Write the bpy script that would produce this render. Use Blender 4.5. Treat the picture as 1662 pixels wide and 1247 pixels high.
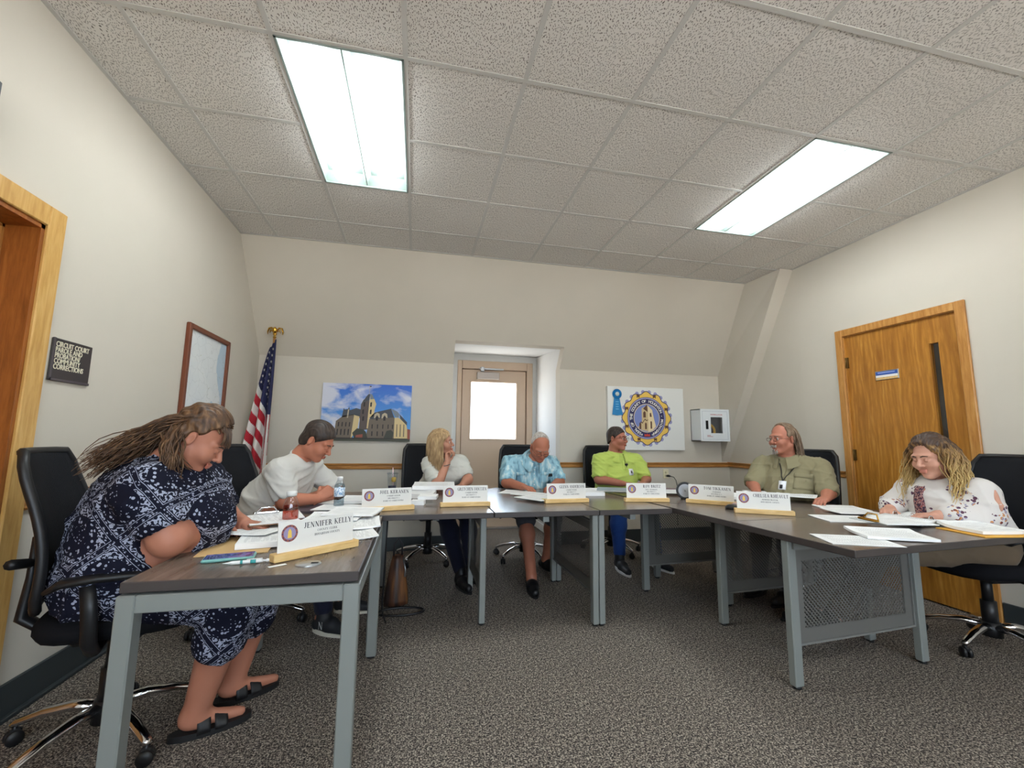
import bpy, bmesh, math, random
import numpy as np
from mathutils import Vector, Matrix, Euler
from mathutils.bvhtree import BVHTree
random.seed(7); np.random.seed(7)
for o in list(bpy.data.objects): bpy.data.objects.remove(o)
S = bpy.context.scene
COL = S.collection
# ---------------------------------------------------------------- camera, world, exposure
cam_d = bpy.data.cameras.new('camera'); cam = bpy.data.objects.new('camera', cam_d); COL.objects.link(cam)
cam_d.sensor_width = 36.0; cam_d.lens = 36.0*706.24/1662; cam_d.clip_start = 0.02
YAW, PITCH, ROLL = 0.2129, 0.1271, 0.0124
_f = Vector((math.sin(YAW)*math.cos(PITCH), math.cos(YAW)*math.cos(PITCH), math.sin(PITCH)))
_r0 = Vector((math.cos(YAW), -math.sin(YAW), 0)); _u0 = _r0.cross(_f)
_r = _r0*math.cos(ROLL)+_u0*math.sin(ROLL); _u = -_r0*math.sin(ROLL)+_u0*math.cos(ROLL)
cam.matrix_world = Matrix(((_r.x, _u.x, -_f.x, 0), (_r.y, _u.y, -_f.y, 0), (_r.z, _u.z, -_f.z, 1.2), (0, 0, 0, 1)))
S.camera = cam
W = bpy.data.worlds.new('daylight'); S.world = W; W.use_nodes = True
# hazy bright sky above the horizon, sunlit pale ground below it, the same all the way round
_nt = W.node_tree; _bg = _nt.nodes['Background']; _tc = _nt.nodes.new('ShaderNodeTexCoord'); _sx = _nt.nodes.new('ShaderNodeSeparateXYZ'); _rp = _nt.nodes.new('ShaderNodeValToRGB')
_nt.links.new(_tc.outputs['Generated'], _sx.inputs[0]); _mr = _nt.nodes.new('ShaderNodeMapRange'); _mr.inputs['From Min'].default_value = -1; _nt.links.new(_sx.outputs['Z'], _mr.inputs[0]); _nt.links.new(_mr.outputs[0], _rp.inputs[0])
_rp.color_ramp.elements[0].position = .47; _rp.color_ramp.elements[0].color = (1.0, .95, .87, 1); _rp.color_ramp.elements[1].position = .53; _rp.color_ramp.elements[1].color = (.76, .88, 1.0, 1)
_nt.links.new(_rp.outputs[0], _bg.inputs[0]); _bg.inputs[1].default_value = 7.0
vs = S.view_settings
vs.view_transform = 'Standard'; vs.look = 'None'; vs.gamma = 1; vs.use_curve_mapping = False; vs.exposure = 0.66
LAMP = 15.0            # emission of the fluorescent lamp covers

# ---------------------------------------------------------------- helpers
def lin(c):
    c = [x/255.0 for x in c]
    return tuple((x/12.92 if x <= 0.04045 else ((x+0.055)/1.055)**2.4) for x in c)+(1.0,)
MATS = {}
def mat(name, col=(200, 200, 200), rough=0.6, metal=0.0, spec=0.5, emit=None, es=0, trans=0, alpha=1, sss=0, coat=0, sheen=0):
    if name in MATS: return MATS[name]
    m = bpy.data.materials.new(name); m.use_nodes = True
    b = m.node_tree.nodes['Principled BSDF']
    b.inputs['Base Color'].default_value = lin(col); b.inputs['Roughness'].default_value = rough
    b.inputs['Metallic'].default_value = metal; b.inputs['Specular IOR Level'].default_value = spec
    b.inputs['Coat Weight'].default_value = coat; b.inputs['Sheen Weight'].default_value = sheen
    if trans: b.inputs['Transmission Weight'].default_value = trans; b.inputs['IOR'].default_value = 1.33
    if sss:
        b.inputs['Subsurface Weight'].default_value = sss; b.inputs['Subsurface Radius'].default_value = (1, .35, .2); b.inputs['Subsurface Scale'].default_value = .008
    if emit: b.inputs['Emission Color'].default_value = lin(emit); b.inputs['Emission Strength'].default_value = es
    MATS[name] = m; return m
class NT:
    def __init__(s, m): s.m = m; s.t = m.node_tree; s.b = s.t.nodes['Principled BSDF']
    def n(s, typ, **kw):
        nd = s.t.nodes.new('ShaderNode'+typ)
        for k, v in kw.items():
            if k in nd.inputs.keys() if isinstance(k, str) else False: nd.inputs[k].default_value = v
            else: setattr(nd, k, v)
        return nd
    def l(s, a, b): s.t.links.new(a, b)
    def coord(s, kind='Object', scale=(1, 1, 1), rot=(0, 0, 0)):
        mp = s.t.nodes.new('ShaderNodeMapping'); mp.inputs['Scale'].default_value = scale; mp.inputs['Rotation'].default_value = rot
        if kind == 'World': g = s.t.nodes.new('ShaderNodeNewGeometry'); s.l(g.outputs['Position'], mp.inputs[0])
        else: g = s.t.nodes.new('ShaderNodeTexCoord'); s.l(g.outputs[kind], mp.inputs[0])
        return mp.outputs[0]
    def noise(s, co, scale=5, detail=4, rough=.5, dist=0):
        n = s.t.nodes.new('ShaderNodeTexNoise'); s.l(co, n.inputs['Vector'])
        n.inputs['Scale'].default_value = scale; n.inputs['Detail'].default_value = detail; n.inputs['Roughness'].default_value = rough; n.inputs['Distortion'].default_value = dist
        return n.outputs[0]
    def vor(s, co, scale=5, feature='F1', out='Distance', rnd=1.0):
        n = s.t.nodes.new('ShaderNodeTexVoronoi'); n.feature = feature; s.l(co, n.inputs['Vector']); n.inputs['Scale'].default_value = scale
        n.inputs['Randomness'].default_value = rnd
        return n.outputs[out]
    def wave(s, co, scale=5, dist=2, detail=2, dscale=1, typ='BANDS', dirn='X'):
        n = s.t.nodes.new('ShaderNodeTexWave'); n.wave_type = typ; n.bands_direction = dirn; s.l(co, n.inputs['Vector'])
        n.inputs['Scale'].default_value = scale; n.inputs['Distortion'].default_value = dist; n.inputs['Detail'].default_value = detail; n.inputs['Detail Scale'].default_value = dscale
        return n.outputs[1]
    def ramp(s, fac, stops, interp='LINEAR'):
        n = s.t.nodes.new('ShaderNodeValToRGB'); s.l(fac, n.inputs[0]); cr = n.color_ramp; cr.interpolation = interp
        while len(cr.elements) < len(stops): cr.elements.new(0.5)
        for e, (p, c) in zip(cr.elements, stops): e.position = p; e.color = lin(c) if len(c) == 3 else c
        return n.outputs[0]
    def mix(s, fac, a, b, typ='MIX'):
        n = s.t.nodes.new('ShaderNodeMix'); n.data_type = 'RGBA'; n.blend_type = typ
        if isinstance(fac, (int, float)): n.inputs[0].default_value = fac
        else: s.l(fac, n.inputs[0])
        for i, x in ((6, a), (7, b)):
            if isinstance(x, tuple): n.inputs[i].default_value = lin(x) if len(x) == 3 else x
            else: s.l(x, n.inputs[i])
        return n.outputs[2]
    def math(s, op, a, b=None, c=None):
        n = s.t.nodes.new('ShaderNodeMath'); n.operation = op
        for i, x in enumerate((a, b, c)):
            if x is None: continue
            if isinstance(x, (int, float)): n.inputs[i].default_value = x
            else: s.l(x, n.inputs[i])
        return n.outputs[0]
    def sep(s, co):
        n = s.t.nodes.new('ShaderNodeSeparateXYZ'); s.l(co, n.inputs[0]); return n.outputs
    def bump(s, h, strength=.3, dist=.01):
        n = s.t.nodes.new('ShaderNodeBump'); s.l(h, n.inputs['Height']); n.inputs['Strength'].default_value = strength; n.inputs['Distance'].default_value = dist
        s.l(n.outputs[0], s.b.inputs['Normal'])
    def col(s, c): s.l(c, s.b.inputs['Base Color'])

class MB:
    """collects vertices and faces of ONE mesh"""
    def __init__(s): s.v = []; s.f = []; s.mi = []; s.sm = []; s.cur = 0
    def add(s, v, f, sm=False):
        o = len(s.v); s.v += [tuple(p) for p in v]
        for q in f: s.f.append(tuple(i+o for i in q)); s.mi.append(s.cur); s.sm.append(sm)
        return s
    def box(s, a, b, bev=0.0, M=None):
        x0, y0, z0 = a; x1, y1, z1 = b
        if bev:
            e = bev; v = []; f = []
            for (sx, xs) in ((-1, (x0, x1)),): pass
            # chamfered box: 24 vertices
            def P(cx, cy, cz, ax):
                X = x1 if cx else x0; Y = y1 if cy else y0; Z = z1 if cz else z0
                dx = -e if cx else e; dy = -e if cy else e; dz = -e if cz else e
                return (X+(dx if ax != 0 else 0), Y+(dy if ax != 1 else 0), Z+(dz if ax != 2 else 0))
            idx = {}
            for cx in (0, 1):
                for cy in (0, 1):
                    for cz in (0, 1):
                        for ax in (0, 1, 2): idx[(cx, cy, cz, ax)] = len(v); v.append(P(cx, cy, cz, ax))
            g = lambda *k: idx[k]
            for c in (0, 1):
                q = [g(c, 0, 0, 0), g(c, 1, 0, 0), g(c, 1, 1, 0), g(c, 0, 1, 0)]; f.append(q if c else q[::-1])
                q = [g(0, c, 0, 1), g(0, c, 1, 1), g(1, c, 1, 1), g(1, c, 0, 1)]; f.append(q if c else q[::-1])
                q = [g(0, 0, c, 2), g(1, 0, c, 2), g(1, 1, c, 2), g(0, 1, c, 2)]; f.append(q if c else q[::-1])
            for a_ in (0, 1):
                for b_ in (0, 1):
                    f.append([g(a_, b_, 0, 0), g(a_, b_, 0, 1), g(a_, b_, 1, 1), g(a_, b_, 1, 0)])
                    f.append([g(a_, 0, b_, 0), g(a_, 0, b_, 2), g(a_, 1, b_, 2), g(a_, 1, b_, 0)])
                    f.append([g(0, a_, b_, 1), g(0, a_, b_, 2), g(1, a_, b_, 2), g(1, a_, b_, 1)])
            for k in range(8):
                cx, cy, cz = k & 1, (k >> 1) & 1, k >> 2
                f.append([g(cx, cy, cz, 0), g(cx, cy, cz, 1), g(cx, cy, cz, 2)])
        else:
            v = [(x0, y0, z0), (x1, y0, z0), (x1, y1, z0), (x0, y1, z0), (x0, y0, z1), (x1, y0, z1), (x1, y1, z1), (x0, y1, z1)]
            f = [(3, 2, 1, 0), (4, 5, 6, 7), (0, 1, 5, 4), (1, 2, 6, 5), (2, 3, 7, 6), (3, 0, 4, 7)]
        if M is not None: v = [M @ Vector(p) for p in v]
        return s.add(v, f)
    def tube(s, pts, r, n=10, cap=True, flat=None, closed=False):
        """round tube through pts; r number or list; flat=(scale along binormal)"""
        pts = [Vector(p) for p in pts]; N = len(pts); rs = r if isinstance(r, (list, tuple)) else [r]*N
        v = []; up = None
        for i, p in enumerate(pts):
            a = pts[(i-1) % N] if (i > 0 or closed) else p; b = pts[(i+1) % N] if (i < N-1 or closed) else p
            t = (b-a).normalized() if (b-a).length > 1e-9 else Vector((0, 0, 1))
            if up is None: up = t.orthogonal().normalized() if flat is None else (Vector((0, 0, 1))-t*t.z).normalized() if abs(t.z) < .98 else t.orthogonal().normalized()
            up = (up-t*up.dot(t)).normalized(); w = t.cross(up)
            for k in range(n):
                an = 2*math.pi*k/n
                v.append(p+up*math.cos(an)*rs[i]*(flat if flat else 1)+w*math.sin(an)*rs[i])
        f = []
        for i in range(N if closed else N-1):
            j = (i+1) % N
            for k in range(n): f.append((i*n+k, i*n+(k+1) % n, j*n+(k+1) % n, j*n+k))
        if cap and not closed: f.append(tuple(range(n))[::-1]); f.append(tuple((N-1)*n+k for k in range(n)))
        return s.add(v, f, True)
    def lathe(s, prof, n=24, c=(0, 0, 0), M=None):
        v = []; f = []
        for r, z in prof:
            for k in range(n): a = 2*math.pi*k/n; v.append(Vector((c[0]+r*math.cos(a), c[1]+r*math.sin(a), c[2]+z)))
        for i in range(len(prof)-1):
            for k in range(n): f.append((i*n+k, i*n+(k+1) % n, (i+1)*n+(k+1) % n, (i+1)*n+k))
        if prof[0][0] > 1e-6: f.append(tuple(range(n))[::-1])
        if prof[-1][0] > 1e-6: f.append(tuple((len(prof)-1)*n+k for k in range(n)))
        if M is not None: v = [M @ p for p in v]
        return s.add(v, f, True)
    def prism(s, poly, z0, z1, M=None):
        """polygon in xy extruded along z"""
        n = len(poly); v = [Vector((x, y, z0)) for x, y in poly]+[Vector((x, y, z1)) for x, y in poly]
        f = [tuple(range(n))[::-1], tuple(range(n, 2*n))]+[(i, (i+1) % n, n+(i+1) % n, n+i) for i in range(n)]
        if M is not None: v = [M @ p for p in v]
        return s.add(v, f)
    def build(s, name, m, parent=None, loc=(0, 0, 0), smooth=None):
        me = bpy.data.meshes.new(name); me.from_pydata([tuple(p) for p in s.v], [], s.f)
        for x in (m if isinstance(m, (list, tuple)) else [m]): me.materials.append(x)
        me.polygons.foreach_set('material_index', s.mi)
        me.polygons.foreach_set('use_smooth', [bool(x) if smooth is None else smooth for x in s.sm])
        me.update(); o = bpy.data.objects.new(name, me); COL.objects.link(o); o.location = loc
        if parent: o.parent = parent
        return o
def tag(o, label=None, cat=None, group=None, kind=None):
    for k, v in (('label', label), ('category', cat), ('group', group), ('kind', kind)):
        if v: o[k] = v
    return o
def thing(name, label, cat, loc=(0, 0, 0), rz=0, group=None):
    o = bpy.data.objects.new(name, None); COL.objects.link(o); o.location = loc; o.rotation_euler = (0, 0, rz); o.empty_display_size = .1
    return tag(o, label, cat, group)
def struct(name, loc=(0, 0, 0), rz=0):
    o = bpy.data.objects.new(name, None); COL.objects.link(o); o.location = loc; o.rotation_euler = (0, 0, rz); o['kind'] = 'structure'; return o
def copy_tree(o, parent=None):
    c = o.copy(); COL.objects.link(c); c.parent = parent
    for ch in [x for x in bpy.data.objects if x.parent == o]: copy_tree(ch, c)
    return c
def basis(x, y, z, o=(0, 0, 0)):
    x, y, z = Vector(x), Vector(y), Vector(z)
    return Matrix(((x.x, y.x, z.x, o[0]), (x.y, y.y, z.y, o[1]), (x.z, y.z, z.z, o[2]), (0, 0, 0, 1)))
def text_mesh(txt, size, depth, name, m, parent, M, align='CENTER', bold=0.0, fit=None, space=1.0, lines=1.0):
    """sans lettering as a thin raised mesh; M maps text xy plane to place"""
    c = bpy.data.curves.new('t', 'FONT'); c.body = txt; c.size = size; c.extrude = depth; c.align_x = align; c.align_y = 'CENTER'; c.offset = bold; c.resolution_u = 3; c.space_character = space; c.space_line = lines
    o = bpy.data.objects.new('t', c); COL.objects.link(o)
    dg = bpy.context.evaluated_depsgraph_get(); me = bpy.data.meshes.new_from_object(o.evaluated_get(dg))
    bpy.data.objects.remove(o); bpy.data.curves.remove(c)
    if fit and len(me.vertices):
        xs = [v.co.x for v in me.vertices]; k = fit/(max(xs)-min(xs)); me.transform(Matrix.Diagonal((k, 1, 1, 1)))
    me.transform(M); me.materials.clear(); me.materials.append(m); me.name = name
    ob = bpy.data.objects.new(name, me); COL.objects.link(ob); ob.parent = parent; return ob

# ---------------------------------------------------------------- materials
def m_wall(name, c):
    m = mat(name, c, .85, spec=.2); t = NT(m); co = t.coord('World')
    t.col(t.mix(t.noise(co, 3, 3), tuple(int(x*.975) for x in c), c)); t.bump(t.noise(co, 260, 2), .12, .002); return m
WALL = m_wall('wall_paint', (207, 199, 186)); WALLB = WALL
def m_carpet():
    m = mat('carpet', (90, 85, 80), .97, spec=.1); t = NT(m); co = t.coord('World')
    n1 = t.noise(co, 150, 2, .6); n2 = t.noise(co, 62, 3, .7); n3 = t.noise(co, 9, 2)
    f = t.math('ADD', t.math('MULTIPLY', n1, .75), t.math('MULTIPLY', n2, .38))
    c = t.ramp(f, [(.42, (36, 34, 34)), (.51, (74, 69, 66)), (.58, (124, 115, 106)), (.68, (210, 198, 182))])
    t.col(t.mix(t.math('MULTIPLY', n3, .25), c, (70, 65, 66))); t.bump(f, .9, .012); return m
CARPET = m_carpet()
def m_tile():
    m = mat('fissured_tile', (214, 206, 196), .95, spec=.1); t = NT(m)
    co = t.coord('World'); w = t.n('TexNoise'); t.l(co, w.inputs['Vector']); w.inputs['Scale'].default_value = 7; w.inputs['Detail'].default_value = 1
    vm = t.n('VectorMath', operation='MULTIPLY_ADD'); t.l(w.outputs['Color'], vm.inputs[0]); vm.inputs[1].default_value = (.07, .07, 0); t.l(co, vm.inputs[2])
    def layer(sx, sy, rot):
        mp = t.n('Mapping'); t.l(vm.outputs[0], mp.inputs[0]); mp.inputs['Scale'].default_value = (sx, sy, 1); mp.inputs['Rotation'].default_value = (0, 0, rot)
        n = t.n('TexVoronoi'); n.voronoi_dimensions = '2D'; t.l(mp.outputs[0], n.inputs['Vector']); n.inputs['Scale'].default_value = 1; n.inputs['Randomness'].default_value = 1
        return t.math('SMOOTHSTEP' if False else 'LESS_THAN', n.outputs['Distance'], .14)
    f = t.math('MAXIMUM', layer(95, 38, .35), layer(110, 48, -.25))
    c = t.mix(f, t.mix(t.noise(co, 2.5, 2), (228, 224, 219), (238, 234, 229)), (104, 96, 90))
    t.col(c); t.bump(t.math('SUBTRACT', 1.0, f), .5, .004); return m
TILE = m_tile()
GRID = mat('grid_white', (206, 204, 200), .5)
def m_wood(name, a, b, c, axis='Z', scale=1.0, rough=.35, flame=False):
    m = mat(name, a, rough, spec=.4); t = NT(m)
    st = {'X': (.12, 1, 1), 'Y': (1, .12, 1), 'Z': (1, 1, .12)}[axis]
    co = t.coord('Object', tuple(q*scale for q in st))
    n = t.noise(co, 22, 5, .6, .4); n2 = t.noise(co, 90, 2, .5)
    base = t.ramp(n, [(.3, a), (.55, b), (.75, c)])
    if flame:
        co2 = t.coord('Object', {'X': (.18, 1, 1), 'Y': (1, .18, 1), 'Z': (1, 1, .18)}[axis])
        w = t.wave(co2, 9, 9, 3, 1.6, 'BANDS', 'Y')
        base = t.mix(t.math('MULTIPLY', w, .55), base, a)
    t.col(t.mix(t.math('MULTIPLY', n2, .3), base, a)); t.bump(n2, .08, .002); return m
OAK = m_wood('oak_veneer', (150, 95, 32), (192, 133, 54), (214, 160, 78), 'Z', 1.2, .35, True)
OAKT = m_wood('oak_trim', (168, 112, 52), (196, 140, 74), (212, 164, 98), 'Z', 2, .35)
OAKH = m_wood('oak_rail', (150, 98, 44), (184, 128, 66), (204, 150, 86), 'X', 2, .4)
OAKHY = m_wood('oak_rail_y', (150, 98, 44), (184, 128, 66), (204, 150, 86), 'Y', 2, .4)
OAKL = m_wood('light_oak', (190, 142, 72), (212, 168, 98), (226, 188, 122), 'Z', 2, .4)
REDW = m_wood('red_oak', (120, 66, 22), (158, 92, 38), (178, 110, 52), 'Z', 2, .4)
PINE = m_wood('pine_block', (205, 166, 104), (226, 190, 128), (238, 208, 152), 'X', 3, .45)
LAM = m_wood('walnut_laminate', (92, 80, 72), (116, 103, 94), (134, 120, 109), 'X', 1.6, .24)
LAMY = m_wood('walnut_laminate_y', (92, 80, 72), (116, 103, 94), (134, 120, 109), 'Y', 1.6, .24)
EDGE = mat('laminate_edge', (64, 57, 55), .5)
STEEL = mat('grey_powdercoat', (132, 136, 133), .45, .1)
DSTEEL = mat('grey_powdercoat_panel', (120, 120, 117), .5, .1)
def m_perf():
    m = mat('perforated_panel', (104, 103, 99), .5, .1); t = NT(m); nt = t.t
    tc = t.coord('Object'); x, y, z = t.sep(tc)
    # staggered round holes every 18 mm, inside a field set in from the edges
    p = .023
    def holes(ox, oz):
        fx = t.math('SUBTRACT', t.math('FRACT', t.math('ADD', t.math('DIVIDE', x, p), ox)), .5)
        fz = t.math('SUBTRACT', t.math('FRACT', t.math('ADD', t.math('DIVIDE', z, p), oz)), .5)
        return t.math('LESS_THAN', t.math('ADD', t.math('MULTIPLY', fx, fx), t.math('MULTIPLY', fz, fz)), .085)
    h = t.math('MAXIMUM', holes(0, 0), holes(.5, .5))
    inx = t.math('LESS_THAN', t.math('ABSOLUTE', x), .37); inz = t.math('LESS_THAN', t.math('ABSOLUTE', t.math('SUBTRACT', z, .43)), .165)
    h = t.math('MULTIPLY', h, t.math('MULTIPLY', inx, inz))
    tr = t.n('BsdfTransparent'); mx = t.n('MixShader'); t.l(h, mx.inputs[0]); t.l(t.b.outputs[0], mx.inputs[1]); t.l(tr.outputs[0], mx.inputs[2])
    out = [n for n in nt.nodes if n.type == 'OUTPUT_MATERIAL'][0]; t.l(mx.outputs[0], out.inputs[0]); return m
PERF = m_perf()
BLK = mat('black_plastic', (22, 22, 24), .45); BLKF = mat('black_fabric', (20, 20, 23), .95, spec=.15, sheen=.0)
def m_mesh():
    m = mat('black_mesh', (26, 27, 31), .8, spec=.2); t = NT(m); co = t.coord('Object', (1, 1, 1))
    t.bump(t.vor(co, 260), .5, .002); return m
MESHB = m_mesh()
CHROME = mat('chrome', (215, 215, 218), .12, 1.0); BRASS = mat('brass', (205, 160, 70), .25, 1.0); SILVER = mat('silver', (170, 172, 175), .3, .9)
WHITE = mat('white_paint', (232, 232, 230), .5); PAPER = mat('paper', (240, 240, 238), .8, spec=.2)
BASEB = mat('base_vinyl', (52, 58, 60), .5); DARK = mat('dark_void', (14, 14, 16), .9)
CREAMD = mat('beige_door_paint', (196, 172, 148), .5); LINEC = mat('white_line', (225, 222, 215), .6)
INK = mat('ink', (42, 42, 48), .8)
def m_glass(name, tint, amt=.08):
    m = bpy.data.materials.new(name); m.use_nodes = True; nt = m.node_tree; nt.nodes.clear()
    o = nt.nodes.new('ShaderNodeOutputMaterial'); a = nt.nodes.new('ShaderNodeBsdfTransparent'); g = nt.nodes.new('ShaderNodeBsdfGlossy'); x = nt.nodes.new('ShaderNodeMixShader')
    a.inputs[0].default_value = lin(tint); g.inputs['Roughness'].default_value = .02; x.inputs[0].default_value = amt
    nt.links.new(a.outputs[0], x.inputs[1]); nt.links.new(g.outputs[0], x.inputs[2]); nt.links.new(x.outputs[0], o.inputs[0]); return m
PANE = m_glass('window_glass', (250, 252, 255)); CLEAR = m_glass('clear_plastic', (238, 242, 245), .12)

# ---------------------------------------------------------------- room shell
XL, XR, YB, YF, ZC = -1.66, 3.905, 5.0, -2.8, 3.06
ZBRK, YCEIL = 2.06, 4.26
def slope_y(z): return YB-(YB-YCEIL)*(z-ZBRK)/(ZC-ZBRK)
DX0, DX1, DY, DZ = .385, 1.675, 6.08, 2.40     # dormer recess
m = MB(); m.box((XL-.3, YF-.1, -.1), (XR+.4, DY+.3, 0)); fl = m.build('floor', CARPET); fl['kind'] = 'structure'
# ceiling: backing slab with tiles and grid as parts
m = MB(); m.box((XL-.3, YF-.1, ZC+.14), (XR+.3, 5.2, ZC+.2)); ceil = m.build('ceiling', mat('plenum', (120, 118, 114), .9)); ceil['kind'] = 'structure'
GX = [0.4832+.6096*i for i in range(-4, 7)]; GY = [1.9977+.6096*j for j in range(-9, 5)]
FIX = {(-2, 0), (-2, 1), (3, 0), (3, 1), (-2, -6), (-2, -5), (3, -6), (3, -5)}
tile_cache = {}
for i in range(-4, 6):
    for j in range(-9, 4):
        if (i, j) in FIX: continue
        x0 = max(0.4832+.6096*i, XL); x1 = min(0.4832+.6096*(i+1), XR); y0 = max(1.9977+.6096*j, YF); y1 = min(1.9977+.6096*(j+1), YCEIL+.02)
        if x1-x0 < .02 or y1-y0 < .02: continue
        w, d = round(x1-x0-.016, 4), round(y1-y0-.016, 4); k = (w, d)
        if k not in tile_cache:
            mb = MB(); mb.box((-w/2, -d/2, 0), (w/2, d/2, .016), .003); o = mb.build('ceiling_tile', TILE, ceil); tile_cache[k] = o
        else:
            o = tile_cache[k].copy(); COL.objects.link(o)
        o.location = ((x0+x1)/2, (y0+y1)/2, ZC+.004)
m = MB()
for x in GX:
    if XL < x < XR: m.box((x-.012, YF, ZC-.001), (x+.012, YCEIL+.01, ZC+.003))
for j, y in zip(range(-9, 5), GY):      # cross tees stop at the light fixtures
    if not YF < y < YCEIL: continue
    for i in range(-4, 6):
        xa, xb = max(XL, .4832+.6096*i), min(XR, .4832+.6096*(i+1))
        if (i, j) in FIX and (i, j-1) in FIX: continue
        m.box((xa, y-.012, ZC-.0012), (xb, y+.012, ZC+.0028))
m.box((XL, YF, ZC-.002), (XL+.022, YCEIL, ZC+.002)); m.box((XR-.022, YF, ZC-.002), (XR, YCEIL, ZC+.002)); m.box((XL, YCEIL-.022, ZC-.002), (XR, YCEIL, ZC+.002))
m.build('ceiling_grid', GRID, ceil)
# left wall with door opening
LD0, LD1, LDZ = 1.28, 2.235, 2.12
m = MB(); x0 = XL-.2
m.box((x0, YF-.1, 0), (XL, LD0, ZC+.15)); m.box((x0, LD0, LDZ), (XL, LD1, ZC+.15)); m.box((x0, LD1, 0), (XL, YB+.25, ZC+.15))
wl = m.build('wall_left', WALL); wl['kind'] = 'structure'
# wall behind the viewer with an added row of windows, put in to brighten the room
m = MB(); FW = (-.9, 3.1, .85, 2.45)
m.box((XL-.2, YF-.2, 0), (FW[0], YF, ZC+.15)); m.box((FW[1], YF-.2, 0), (XR+.2, YF, ZC+.15)); m.box((FW[0], YF-.2, 0), (FW[1], YF, FW[2])); m.box((FW[0], YF-.2, FW[3]), (FW[1], YF, ZC+.15))
o = m.build('wall_front', WALL); o['kind'] = 'structure'
w1 = struct('fill_window_1'); w1['label'] = 'row of windows added in the wall behind the viewer to brighten the room'
m = MB(); e = .05
for x in (FW[0], FW[0]+1.333, FW[0]+2.667, FW[1]): m.box((x-e/2, YF-.12, FW[2]), (x+e/2, YF-.06, FW[3]))
for z in (FW[2], FW[3]): m.box((FW[0], YF-.12, z-e/2), (FW[1], YF-.06, z+e/2))
m.build('window_frame', WHITE, w1)
for k in range(3):
    m = MB(); m.box((FW[0]+1.333*k+e/2, YF-.095, FW[2]+e/2), (FW[0]+1.333*(k+1)-e/2, YF-.089, FW[3]-e/2)); m.build('window_pane', PANE, w1)
m = MB(); m.box((FW[0]-.05, YF-.1, FW[2]-.03), (FW[1]+.05, YF+.06, FW[2]), .004); m.build('window_sill', WHITE, w1)
# right wall with door opening (y RD0..RD1)
RD0, RD1, RDZ = 2.385, 3.275, 2.20
m = MB(); x1 = XR+.2
m.box((XR, YF-.1, 0), (x1, RD0, ZC+.15)); m.box((XR, RD0, RDZ), (x1, RD1, ZC+.15))
m.prism([(XR, RD1), (x1+.1, RD1), (x1+.1, YB+.2), (3.985, YB+.2), (3.98, YB), (XR, 3.75)], 0, ZC+.15)
o = m.build('wall_right', WALL); o['kind'] = 'structure'
# boxed-in chase that follows the roof slope on the right wall
m = MB(); A = [(3.745, 3.77, ZC), (3.87, YB, .95), (3.87, YB, ZBRK), (3.72, YCEIL, ZC)]; B = [(3.93, 3.77, ZC), (4.0, YB, .95), (4.0, YB, ZBRK), (4.0, YCEIL, ZC)]
m.add(A+B, [(0, 1, 2, 3), (4, 7, 6, 5), (0, 4, 5, 1), (1, 5, 6, 2), (2, 6, 7, 3), (3, 7, 4, 0)])
o = m.build('trim_1', WALL); o['kind'] = 'structure'; o['label'] = 'boxed-in slanting chase on the right wall by the corner'
# back wall: vertical lower part, sloping upper part, dormer recess
m = MB(); T = .16
yt = slope_y(DZ)
def lower(xa, xb): m.box((xa, YB, 0), (xb, YB+T, ZBRK))
def upper(xa, xb, za, zb):
    ya, yb = slope_y(za), slope_y(zb)
    v = [(xa, ya, za), (xb, ya, za), (xb, yb, zb), (xa, yb, zb)]+[(xa, ya+T, za), (xb, ya+T, za), (xb, yb+T, zb+.0), (xa, yb+T, zb)]
    m.add(v, [(0, 1, 2, 3), (7, 6, 5, 4), (0, 3, 7, 4), (1, 5, 6, 2), (3, 2, 6, 7), (0, 4, 5, 1)])
DZF = 2.30
lower(XL, DX0); lower(DX1, 4.0)
upper(XL, DX0, ZBRK, ZC+.1); upper(DX1, 4.0, ZBRK, ZC+.1); upper(DX0, DX1, DZF, ZC+.1)
o = m.build('wall_back', WALLB); o['kind'] = 'structure'
DORM = m_wall('dormer_white', (222, 222, 220))
m = MB(); yf = slope_y(DZF)
for xa, xb in ((DX0-.12, DX0), (DX1, DX1+.12)):     # side cheeks, behind the thickness of the wall
    m.prism([(YB+T, 0), (DY+.15, 0), (DY+.15, DZ+.1), (yf+T, DZ+.1), (yf+T, DZF), (YB+T, ZBRK)], xa, xb, basis((0, 1, 0), (0, 0, 1), (1, 0, 0)))
v = [(DX0, yf, DZF), (DX1, yf, DZF), (DX1, DY, DZ), (DX0, DY, DZ)]; m.add(v+[(a, b, c+.1) for a, b, c in v], [(0, 3, 2, 1), (4, 5, 6, 7), (0, 1, 5, 4), (2, 3, 7, 6)])
DF0, DF1, DFZ = .527, 1.615, 2.305      # door frame outer
m.box((DX0, DY, 0), (DF0, DY+.12, DZ+.1)); m.box((DF1, DY, 0), (DX1, DY+.12, DZ+.1)); m.box((DF0, DY, DFZ), (DF1, DY+.12, DZ+.1))
o = m.build('wall_dormer', DORM); o['kind'] = 'structure'
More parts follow.
